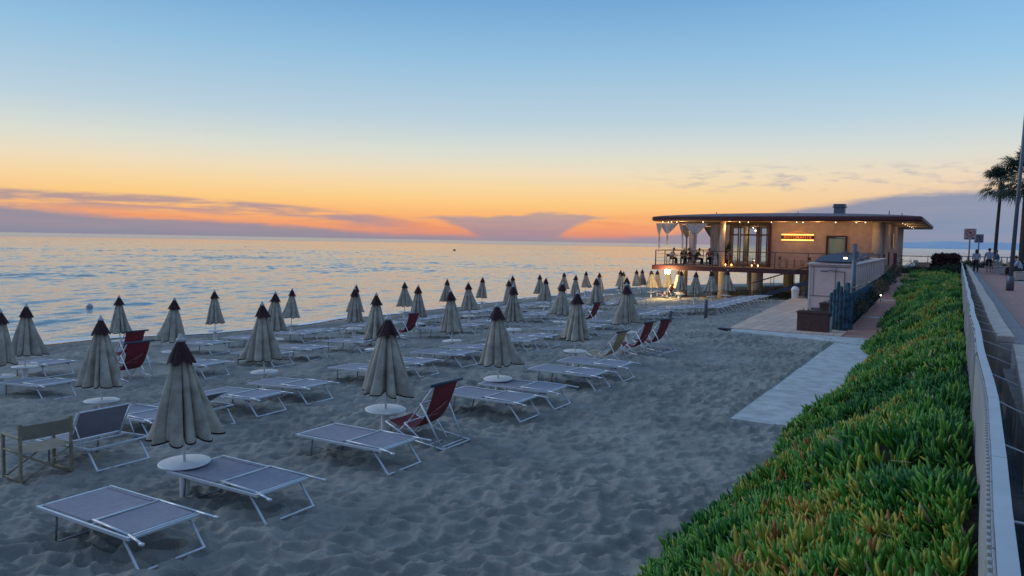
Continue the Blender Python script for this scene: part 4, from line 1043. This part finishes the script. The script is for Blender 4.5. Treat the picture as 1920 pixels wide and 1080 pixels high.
# people: one skinned body, clothing as children
def person(lab, loc, rz, pose, shirt, trousers, hair=M_HAIR, h=1.70, female=False, hairlong=False, shorts=False, group=None, sc=None):
    t = thing('person', lab, 'person', loc, rz, group)
    J = dict(pose); S = h/1.70
    def skin(name, verts, edges, rad, m, parent, root, sub=2):
        me = bpy.data.meshes.new(name); me.from_pydata([tuple(Vector(v)*S) for v in verts], edges, []); me.materials.append(m)
        o = bpy.data.objects.new(name, me); C.objects.link(o); o.parent = parent
        md = o.modifiers.new('skin', 'SKIN'); md.use_smooth_shade = True
        for i, r in enumerate(rad):
            r = r if isinstance(r, tuple) else (r, r)
            me.skin_vertices[0].data[i].radius = (r[0]*S, r[1]*S)
        me.skin_vertices[0].data[root].use_root = True
        s = o.modifiers.new('sub', 'SUBSURF'); s.levels = sub; s.render_levels = sub
        return o
    names = ['pelvis', 'waist', 'chest', 'neck', 'head0', 'head1', 'shL', 'elL', 'wrL', 'haL', 'shR', 'elR', 'wrR', 'haR', 'hipL', 'knL', 'anL', 'toL', 'hipR', 'knR', 'anR', 'toR']
    rads = [(.13,.10), (.125,.09), (.145,.10), .052, .078, .072, .058, .042, .030, .030, .058, .042, .030, .030, .082, .058, .040, .034, .082, .058, .040, .034]
    E_ = [(0,1),(1,2),(2,3),(3,4),(4,5),(2,6),(6,7),(7,8),(8,9),(2,10),(10,11),(11,12),(12,13),(0,14),(14,15),(15,16),(16,17),(0,18),(18,19),(19,20),(20,21)]
    body = skin('body', [J[n] for n in names], E_, rads, M_SKIN, t, 0)
    # fingers, nose and ears on small scale
    for s_, hn, wn in ((1, 'haL', 'wrL'), (-1, 'haR', 'wrR')):
        hnd = Vector(J[hn]); d = (hnd-Vector(J[wn])).normalized(); sd = d.cross(Vector((0, 0, 1)));
        sd = sd.normalized() if sd.length > .1 else Vector((0, 1, 0))
        b = MB()
        for k in range(4): p = hnd+sd*(k-1.5)*.018; b.tube(p*S, (p+d*(.07+.012*(1.5-abs(k-1.5)))-Vector((0, 0, .008)))*S, .008, .006, 6)
        b.tube((hnd+sd*.03)*S, (hnd+sd*.06+d*.04)*S, .009, .007, 6); b.build('fingers', M_SKIN, body, True)
    hc = (Vector(J['head0'])+Vector(J['head1']))/2
    fwd = Vector(J.get('face', (0, 1, 0))).normalized()
    f = MB(); f.tube((hc+fwd*.085+Vector((0, 0, .015)))*S, (hc+fwd*.108-Vector((0, 0, .018)))*S, .009, .014, 6)
    sdv = fwd.cross(Vector((0, 0, 1))).normalized()
    for s_ in (-1, 1): f.ball((hc+sdv*s_*.082-Vector((0, 0, .01)))*S, .02, 6, 5, sz=1.5)
    f.build('face', M_SKIN, body, True)
    hb_ = MB().ball((hc-fwd*.018+Vector((0, 0, .035)))*S, .098*S, 14, 10, sz=1.05)
    if hairlong: hb_.ball((hc-fwd*.05-Vector((0, 0, .06)))*S, .105*S, 12, 8, sz=1.3)
    hb_.build('hair', hair, body, True)
    sl = ['pelvis', 'waist', 'chest', 'shL', 'elL', 'shR', 'elR']; V = [Vector(J[n]) for n in sl]
    if not female: V[0] = Vector(J['pelvis'])-Vector((0, 0, 0.03))
    V.append(Vector(J['chest'])+(Vector(J['neck'])-Vector(J['chest']))*.55)
    wv_ = 1.18 if female else 1.0
    skin('shirt', V, [(0,1),(1,2),(2,3),(3,4),(2,5),(5,6),(2,7)], [(.165*wv_,.13*wv_), (.15*wv_,.115), (.165,.122), .078, .060, .078, .060, .07], shirt, t, 2)
    tl = ['pelvis', 'hipL', 'knL', 'anL', 'hipR', 'knR', 'anR']; V = [Vector(J[n]) for n in tl]
    if shorts: V[3] = V[2]+(V[3]-V[2])*.12; V[6] = V[5]+(V[6]-V[5])*.12
    skin('trousers', V, [(0,1),(1,2),(2,3),(0,4),(4,5),(5,6)], [(.145,.112), .098, .075, .066, .098, .075, .066], trousers, t, 0)
    return t
def walk(ph=1, arm=.25):
    s = ph
    return dict(pelvis=(0,0,.93), waist=(0,.0,1.10), chest=(0,.02,1.31), neck=(0,.02,1.46), head0=(0,.035,1.55), head1=(0,.04,1.645),
        shL=(-.19,.02,1.38), elL=(-.25,.02-.10*s,1.12), wrL=(-.24,.08-.14*s,.90), haL=(-.24,.10-.15*s,.84),
        shR=(.19,.02,1.38), elR=(.25,.02+.06*s,1.12), wrR=(.24,.12+.12*s,.92), haR=(.24,.15+.12*s,.86),
        hipL=(-.09,.0,.88), knL=(-.10,.10*s+.05,.49), anL=(-.10,.16*s,.09), toL=(-.10,.16*s+.17,.04),
        hipR=(.09,0,.88), knR=(.10,-.06*s+.04,.49), anR=(.10,-.20*s,.12), toR=(.10,-.20*s+.15,.04))
def sit(lean=.05, legs=.42, arm=1):
    z = .47
    return dict(pelvis=(0,0,z+.09), waist=(0,-.02,z+.26), chest=(0,lean,z+.47), neck=(0,lean*1.6,z+.62), head0=(0,lean*1.8+.02,z+.71), head1=(0,lean*1.9+.03,z+.80),
        shL=(-.19,lean,z+.54), elL=(-.24,lean+.14,z+.29), wrL=(-.16,lean+.36,z+.30), haL=(-.14,lean+.42,z+.31),
        shR=(.19,lean,z+.54), elR=(.24,lean+.12,z+.28), wrR=(.17,lean+.34,z+.27), haR=(.15,lean+.40,z+.27),
        hipL=(-.10,.05,z+.07), knL=(-.12,legs,z+.06), anL=(-.12,legs+.02,.09), toL=(-.12,legs+.18,.04),
        hipR=(.10,.05,z+.07), knR=(.12,legs,z+.06), anR=(.12,legs-.04,.09), toR=(.12,legs+.12,.04))
person('woman in loose white blouse and dark skirt-like trousers walking away', (1.10, 62.0, PZ), R(4), walk(1), M_SHIRT, M_BLACK, h=1.62, female=True, hairlong=True)
person('man in pale blue shirt and dark knee shorts walking away', (1.90, 63.2, PZ), R(-2), walk(-1), M_SHIRT, M_BLACK, h=1.72, shorts=True)
person('person in blue top and white trousers sitting on the promenade wall beside the lamp post', (2.55, 66.6, PZ+.28), R(95), sit(.05, .5), M_BLUE, M_SHIRTW, h=1.68)
person('person in pale top seated low at the right frame edge', (3.0, 50.4, PZ), R(80), sit(.12), M_SHIRT, M_BLACK, h=1.68)
person('person in dark clothes seated on the far bench at the right edge', (3.05, 55.5, PZ), R(70), sit(.10), M_BLACK, M_BLACK, h=1.72)
DN = [(-16.9, 58.85, 180, M_MAROONC, 'diner in maroon on the far side of the table before the second curtain'), (-18.9, 58.6, 180, M_BLACK, 'diner in black on the far side of the corner table'), (-18.12, 57.85, 90, M_MAROONC, 'diner in maroon top at the left corner table'), (-19.68, 57.75, -90, M_SHIRTW, 'diner in white top facing the maroon-clad diner at the corner table'),
      (-16.12, 58.05, 90, M_BLACK, 'diner in black leaning over the table before the second curtain, right side'), (-17.68, 57.95, -90, M_BLACK, 'diner in black at the left of the table before the second curtain')]
for i, (x, y, a, m_, lab) in enumerate(DN): person(lab, (x, y, FLT), R(a), sit(.08+.03*(i % 2)), m_, M_BLACK, h=1.70, hairlong=(i == 1))

# ================================================================ pale shed with solar panels
sh = thing('beach_shed', 'long pale panelled shed with dark solar panels on its flat roof', 'shed', (-5.9, 43.4, 0))
P4 = [(-6.96, 43.4), (-4.80, 43.4), (-4.24, 56.0), (-6.6, 56.0)]
MB().prism(P4, -.2, lambda x, y: 2.72+.016*(y-43.4)).build('walls', M_BOOTH, sh, world=True)
q = MB(); 
MB().prism([(-7.08, 43.28), (-4.68, 43.28), (-4.12, 56.1), (-6.7, 56.1)], lambda x, y: 2.723+.016*(y-43.4), lambda x, y: 2.80+.016*(y-43.4)).build('roof', M_BOOTHTRIM, sh, world=True, bevel=.01)
for x in (-6.93, -4.84): MB().box((x, 43.385, 1.33), (.09, .06, 2.76)).build('corner_trim', M_BOOTHTRIM, sh, world=True, bevel=.004)
for z, w_ in ((2.60, 2.0), (1.02, 2.0)): MB().box((-5.88, 43.390, z), (w_, .024, .035)).build('panel_seam', M_SEAM, sh, world=True)
for x in (-6.72, -5.62): MB().box((x, 43.391, 1.81), (.025, .022, 1.54)).build('panel_seam', M_SEAM, sh, world=True)
for k in range(18):
    a = (k+.5)/18; x = -4.80+.56*a+.012; y = 43.4+12.6*a
    MB().box((x, y, (pz(y)+2.72+.016*(y-43.4))/2+.0), (.05, .05, 2.70+.016*(y-43.4)-pz(y)-.02), rz=-R(2.5)).build('wall_rib', M_BOOTHTRIM, sh, world=True)
for k in range(4):
    y = 44.6+k*2.8; b = MB(); b.box((-5.75, y, 3.02+.016*(y-43.4)), (1.9, 2.6, .05), rx=R(7)); b.build('solar_panel', M_SOLAR, sh, world=True)
b = MB(); b.poly([(-5.15, 43.34, 1.2), (-5.15, 43.30, 2.35), (-5.95, 43.30, 2.42), (-5.98, 43.1, 2.40)], .025); b.box((-6.15, 43.05, 2.38), (.34, .14, .07)); b.build('bracket_lamp', M_GREYPOST, sh, world=True)
MB().box((-5.72, 43.2, 2.53), (.26, .1, .06)).build('wall_lamp', M_RAILW, sh, world=True)
MB().box((-6.2, 43.40, .30), (1.1, .10, .14)).build('kick_board', M_SEAM, sh, world=True)
# tall grey post with a floodlight at the shed corner
tp = thing('lamp_post', 'tall grey post with small floodlight at the near corner of the pale shed', 'lamp post', (-4.25, 39.0, 0))
MB().tube((0, 0, -.2), (0, 0, 3.86), .105, n=16).build('pole', M_GREYPOST, tp, True)
MB().box((-.12, 0, 3.4), (.5, .06, .06)).box((-.36, -.04, 3.36), (.22, .14, .26)).box((.10, -.02, 3.35), (.2, .16, .3)).build('floodlight', M_GREYPOST, tp, bevel=.01)
MB().box((-.38, -.14, 3.16), (.16, .04, .06)).build('lit_lens', M_BULB, tp)
# teal palisade of round logs
pl = thing('log_palisade', 'weathered teal palisade of upright round logs beside the brick path', 'fence', (-4.2, 38, 0))
q = random.Random(9)
def logpos(k): t = 34.72+k*.150; return xl(t)-.18+.02*math.sin(k*2.1), t
for k in range(44):
    x, y = logpos(k); h = (1.7 if k < 3 else 1.42-.012*k)+q.uniform(-.025, .025)
    if k in (1, 2): h += .25
    MB().lathe((x, y, pz(y)-.25 if k > 0 else -.1), [(.074, 0), (.078, .4), (.070, h+.2), (.05, h+.25), (.02, h+.27)], 10).build('log', M_TEAL, pl, True, world=True)
for x, y, hh in ((-4.62, 34.74, 1.75), (-4.49, 34.66, 1.9), (-4.35, 34.6, 2.25), (-4.22, 34.55, 2.05), (-4.08, 34.55, 1.8), (-3.95, 34.58, 2.2), (-3.82, 34.62, 1.7)):
    MB().lathe((x, y, -.1), [(.085, 0), (.09, .4), (.078, hh), (.04, hh+.08)], 10).build('log', M_TEAL, pl, True, world=True)
b = MB(); pts = [(logpos(k)[0]-.02, logpos(k)[1], pz(logpos(k)[1])+1.66-.014*k+.03*math.sin(k)) for k in range(0, 41, 4)]; b.poly(pts, .03); b.build('hand_rope', mat('rope', (.35,.30,.22), .9), pl, True, world=True)
for i, (t, s_) in enumerate(((37.2, .6), (39.8, .7), (43, .75), (46, .8), (49, .8))):
    x = xl(t)-.02; leafball('creeper_shrub', (x, t, pz(t)+.35), (.32, 1.5, .5), 800, .09, M_SHRUB if i % 2 else M_SHRUBD, 80+i,
        lab=['dark shrub nearest the camera against the teal palisade', 'dry shrub, second along the teal palisade', 'dark shrub, third along the teal palisade', 'dry shrub where the palisade meets the shed wall', 'dark shrub at the far end of the shed wall'][i], cat='shrub', group='shrubs along the brick ramp')
for i, (x, y, L, W_, H_, lab) in enumerate(((-5.12, 33.55, 1.25, .5, .82, 'larger dark brown planter box on the platform edge'), (-4.85, 36.6, .95, .5, 1.0, 'smaller brown planter box tucked behind the larger one'))):
    t = thing('planter_box', lab, 'planter', (x, y, .13), R(-2))
    b = MB(); b.box((0, 0, H_/2), (L, W_, H_)); b.box((0, 0, H_-.03), (L+.06, W_+.06, .07)); b.build('box', M_BROWN, t, bevel=.01)
    MB().box((0, 0, H_+.008), (L-.1, W_-.1, .03)).build('soil', M_SOIL, t)
    leafball('plant', (x, y, .13+H_+.02), (L*.46, W_*.4, .09), 160, .05, M_SHRUBD, 90+i, parent=t).location = (0, 0, H_+.02)
tag(MB().box((-4.55, 33.7, .40), (.22, .35, .6)).box((-4.55, 33.7, .72), (.26, .39, .05)).build('pale_block', M_CONC, bevel=.01), 'small pale stone block between the planter and the teal palisade', 'block')
g_ = thing('garden_light', 'small round path light glowing white in the shrubs by the ramp', 'lamp', (-3.25, 41.6, pz(41.6)))
MB().tube((0, 0, 0), (0, 0, .28), .02).build('stem', M_GREYPOST, g_, True); MB().ball((0, 0, .33), .035, 10, 8).build('globe', M_BULB, g_, True)

# ================================================================ entrance side: bicycle, hedge, low wall, railings
bi = thing('bicycle', 'dark bicycle leaning by the restaurant side wall', 'bicycle', (-3.25, 60.6, 1.99), R(0))
def wheel(c, r):
    b = MB(); N_ = 24
    b.poly([(c[0]+r*math.cos(k*2*math.pi/N_), c[1], c[2]+r*math.sin(k*2*math.pi/N_)) for k in range(N_+1)], .024, 6)
    for k in range(8): a = k*math.pi/8; b.tube((c[0]-r*math.cos(a), c[1], c[2]-r*math.sin(a)), (c[0]+r*math.cos(a), c[1], c[2]+r*math.sin(a)), .004, n=4)
    b.build('wheel', M_HINGE, bi, True)
wheel((-.52, 0, .34), .33); wheel((.52, 0, .34), .33)
MB().poly([(-.52, 0, .34), (-.12, 0, .34), (-.22, 0, .82), (-.52, 0, .34)], .016).poly([(-.12, 0, .34), (.36, 0, .80), (-.2, 0, .76)], .018).poly([(.52, 0, .34), (.36, 0, .80), (.33, 0, .95)], .016).build('frame', M_MAROONC, bi, True)
MB().box((-.24, 0, .88), (.24, .12, .05)).build('saddle', M_HINGE, bi, bevel=.01); MB().tube((.33, -.26, .98), (.33, .26, .98), .014).build('handlebar', M_HINGE, bi, True)
MB().box((.66, 0, .75), (.3, .3, .22)).build('basket', M_SHIRTW, bi, bevel=.01)
for i, (x, w_, h_, lab) in enumerate(((-4.15, .10, 1.35, 'dark gate post left of the bicycle'), (-3.75, .22, 1.30, 'wide maroon menu post beside the bicycle'), (-4.42, .08, 1.2, 'thin dark post against the restaurant corner column'))):
    b = MB().box((x, 58.0, 1.99+h_/2), (w_, .10, h_)).box((x, 58.0, 1.99+h_+.02), (w_+.05, .14, .04)); tag(b.build('gate_post', M_FASCIA, bevel=.008), lab, 'post')
b = MB(); b.box((-4.45, 57.4, 2.25), (.9, .3, .5)); 
for k in range(3): b.box((-4.45, 57.4, 2.1+k*.2), (.96, .34, .03))
tag(b.build('crate', M_TEAK, bevel=.006), 'stacked slatted wooden crates beside the shed end', 'crate')
tag(MB().box((-2.2, 61.6, 2.32), (.9, .25, .66)).box((-2.2, 61.6, 2.67), (.98, .31, .05)).build('low_wall', M_WALLB, bevel=.01), 'short plastered wall pier between the bicycle and the reddish hedge', 'wall')
hd = thing('clipped_hedge', 'clipped reddish hedge block in front of the sea at the ramp top', 'hedge', (-.75, 62.6, 1.95))
MB().box((0, 0, .6), (1.45, 1.3, 1.15)).build('core', M_SOIL, hd, bevel=.05)
r_ = np.random.default_rng(4); n = 5200; p = r_.uniform(-1, 1, (n, 3)); ax = r_.integers(0, 3, n); p[np.arange(n), ax] = np.sign(p[np.arange(n), ax])*r_.uniform(.97, 1.12, n); p = p*np.array([.75, .68, .62])+np.array([0, 0, .62])
d1 = r_.normal(size=(n, 3))*.06; d2 = r_.normal(size=(n, 3))*.04; V = np.stack([p, p+d1*.6+d2, p+d1*1.6, p+d1*.6-d2], 1).reshape(-1, 3)
o = np_mesh('foliage', V, np.arange(n*4).reshape(-1, 4), M_REDHEDGE); o.parent = hd
for i, (x, y, rr, hh) in enumerate(((-.2, 58.5, .9, .55), (-1.0, 60.0, 1.2, .55), (-2.2, 58.6, 1.1, .45), (.0, 66.5, .8, .7), (-1.8, 64.5, 1.3, .6), (-.3, 61.0, .8, .7), (-3.2, 57.7, .8, .35))):
    t = thing('low_shrub', ['low dark shrub at the near edge of the upper bank', 'broad low shrub before the reddish hedge', 'low shrub at the foot of the short wall pier', 'spiky shrub beside the fence where it ends', 'wide dark shrub behind the reddish hedge', 'leafy shrub right of the reddish hedge', 'small low shrub by the gate posts'][i], 'shrub', (x, y, 1.95), 0, 'shrubs at the top of the bank')
    o = leafball('foliage', (x, y, 1.95), (rr, rr*.9, hh), 1500, .10, M_SHRUB, 120+i, parent=t); o.location = (0, 0, 0)
    MB().tube((0, 0, 0), (0, 0, hh*.5), .04, .02).build('stem', M_TRUNK, t, True)
rl = thing('railing', 'thin dark handrail in front of the sea between the hedge and the fence', 'railing', (-.8, 68, 1.97))
b = MB(); b.tube((-4.2, 69, 3.05), (.1, 69, 3.05), .03)
for x in (-4, -2.1, -.2): b.tube((x, 69, 1.9), (x, 69, 3.05), .025)
b.build('rail', M_STEEL, rl, world=True)
rl = thing('railing', 'white balustrade at the far end of the promenade behind the walkers', 'railing', (6, 84, 2))
b = MB(); b.box((6, 84, 3.0), (11.8, .12, .10)); b.box((6, 84, 2.2), (11.8, .10, .08)); b.build('rail', M_FENCE, rl, world=True)
for k in range(26): MB().box((.3+k*.456, 84, 2.6), (.09, .08, .78)).build('baluster', M_FENCE, rl, world=True)
for i, (x, y, rr, lab) in enumerate(((2.6, 79, .9, 'bright green shrub in front of the white balustrade, left one'), (4.6, 78, 1.0, 'green shrub in front of the white balustrade behind the lamp post'), (.9, 80, .8, 'green shrub between the two walkers and the balustrade'))):
    leafball('border_shrub', (x, y, 2.05), (rr*1.3, rr, rr*.75), 1600, .11, M_SHRUB, 140+i, lab=lab, cat='shrub', group='shrubs before the balustrade')
tag(MB().box((2.75, 61.5, 2.28), (1.3, .9, .48)).box((2.75, 61.5, 2.53), (1.36, .96, .06)).build('stone_planter', M_COPING, bevel=.01), 'low stone planter kerb beside the promenade walkers', 'planter')
for i, (x, y, rr, lab) in enumerate(((3.6, 57, .8, 'dark shrub behind the lamp post at the right edge'), (3.9, 52.5, .8, 'dark shrub beside the seated people at the right edge'))):
    leafball('dark_shrub', (x, y, 2.1), (rr, rr, rr*1.1), 1800, .11, M_SHRUB, 150+i, lab=lab, cat='shrub')
# benches for the seated people
for i, (x, y, z, lab) in enumerate(((2.55, 66.6, .28, 'low wall bench under the person in white trousers'), (3.0, 50.4, 0, 'stone bench under the person in the pale top'), (3.05, 55.5, 0, 'stone bench under the person in dark clothes'))):
    tag(MB().box((x, y, PZ+(z+.43)/2), (.5, 1.5, z+.43)).box((x, y, PZ+z+.44), (.56, 1.56, .03)).build('stone_bench', M_COPING, bevel=.01), lab, 'bench')
# lamp posts, signs, palms
lpst = thing('street_lamp', 'tall grey street lamp post rising from the pink promenade paving', 'street lamp', (1.85, 36.3, PZ))
lpst.rotation_euler = (0, R(1.5), 0)
MB().tube((0, 0, 0), (0, 0, 9), .085, .05, 14).build('pole', M_GREYPOST, lpst, True); MB().lathe((0, 0, 0), [(.14, 0), (.14, .55), (.11, .6)], 14).build('base_sleeve', M_GREYPOST, lpst, True)
MB().tube((0, 0, 8.95), (1.1, 0, 9.3), .04).box((1.3, 0, 9.32), (.6, .22, .1)).build('lamp_head', M_GREYPOST, lpst, True)
def road_sign(x, y, z0, zc, w_, h_, lab, col, inner):
    t = thing('notice_sign', lab, 'sign', (x, y, z0))
    MB().tube((0, 0.04, 0), (0, 0.04, zc-z0), .045, n=12).build('pole', M_GREYPOST, t, True)
    p = MB().box((0, 0, zc-z0), (w_, .02, h_)).build('panel', col, t, bevel=.005)
    b = MB(); N_ = 24
    b.poly([(.24*w_/.7*math.cos(k*2*math.pi/N_)+.0, -.018, zc-z0+.10*h_/.7+.24*w_/.7*math.sin(k*2*math.pi/N_)) for k in range(N_+1)], .024, 6)
    b.tube((-.17*w_/.7, -.018, zc-z0+.27*h_/.7), (.17*w_/.7, -.018, zc-z0-.07*h_/.7), .02, n=6); b.build('ring_symbol', inner, p)
    b = MB(); b.box((-.17*w_/.7, -.014, zc-z0-.26*h_/.7), (.18*w_/.7, .008, .08)); b.box((.17*w_/.7, -.014, zc-z0-.26*h_/.7), (.2*w_/.7, .008, .08)); b.box((0.01, -.0135, zc-z0+.10*h_/.7), (.16*w_/.7, .006, .14)); b.build('small_symbols', M_SIGNBLUE, p)
road_sign(.64, 62.0, 2.05, 4.76, .74, .78, 'square pink notice sign with red ring symbol, the larger one', M_SIGN, M_SIGNRED)
road_sign(1.22, 63.5, 2.05, 4.48, .56, .60, 'smaller bluish notice sign just right of the larger sign', mat('sign_face_blue', (.30,.26,.32), .5), M_SIGNBLUE)
def palm(lab, x, y, z0, H_, r0, rcrown, nf, seed, droop, lean=0):
    q = random.Random(seed); t = thing('palm_tree', lab, 'palm tree', (x, y, z0), 0, 'palms along the promenade')
    b = MB(); N_ = 16; prev = None
    for k in range(N_):
        z_0 = H_*k/N_; z_1 = H_*(k+1)/N_; rr = r0*(1.25-.35*k/N_) if k else r0*1.5; rr2 = r0*(1.25-.35*(k+1)/N_)
        b.tube((lean*(k/N_)**2, 0, z_0), (lean*((k+1)/N_)**2, 0, z_1+.01), rr, rr2*1.03, 12, cap=(k in (0, N_-1)))
    b.build('trunk', M_TRUNK, t, True)
    V = []; F = []
    for f in range(nf):
        a = 2*math.pi*q.random(); e = R(q.uniform(-45, 78)); L = rcrown*q.uniform(.42, .58); d = Vector((math.cos(a)*math.cos(e), math.sin(a)*math.cos(e), math.sin(e)))
        p0 = Vector((lean, 0, H_)); p1 = p0+d*L; p1.z -= .06*L; side = d.cross(Vector((0, 0, 1))).normalized(); upv = side.cross(d)
        o = len(V); w_ = .018; V += [p0+side*w_, p0-side*w_, p1-side*w_, p1+side*w_]; F.append((o, o+1, o+2, o+3))
        for k in range(26):   # fan of blade segments
            s_ = (k/25*2-1)*R(105); fd = (d*math.cos(s_)+side*math.sin(s_)+upv*q.uniform(-.08, .12)).normalized(); Lb = rcrown*q.uniform(.38, .56)*(.65+.35*math.cos(s_))
            m1 = p1+fd*Lb*.6; tip = p1+fd*Lb*.98; tip.z -= Lb*droop*q.uniform(.6, 1.5); pw = fd.cross(upv).normalized()*.028*rcrown/2
            o = len(V); V += [p1, m1+pw, tip, m1-pw]; F.append((o, o+1, o+2, o+3))
    MB().add(V, F).build('crown', M_FROND, t)
    sk = MB()
    for k in range(50):
        a = q.uniform(0, 6.28); z_ = H_-q.uniform(.1, .9); o = q.uniform(.1, .25); sk.tube((lean+r0*math.cos(a), r0*math.sin(a), z_+.3), (lean+(r0+o)*math.cos(a), (r0+o)*math.sin(a), z_-.35), .02, .008, 4)
    sk.build('dead_frond_skirt', M_TRUNK, t)
    return t
palm('slender palm with small drooping crown, left of the two', 2.65, 75, 2.0, 7.2, .12, 2.1, 46, 5, .35, .18)
palm('larger palm with dark shaggy trunk at the right frame edge', 3.85, 62, 2.0, 6.6, .26, 2.6, 60, 8, .22, .0)
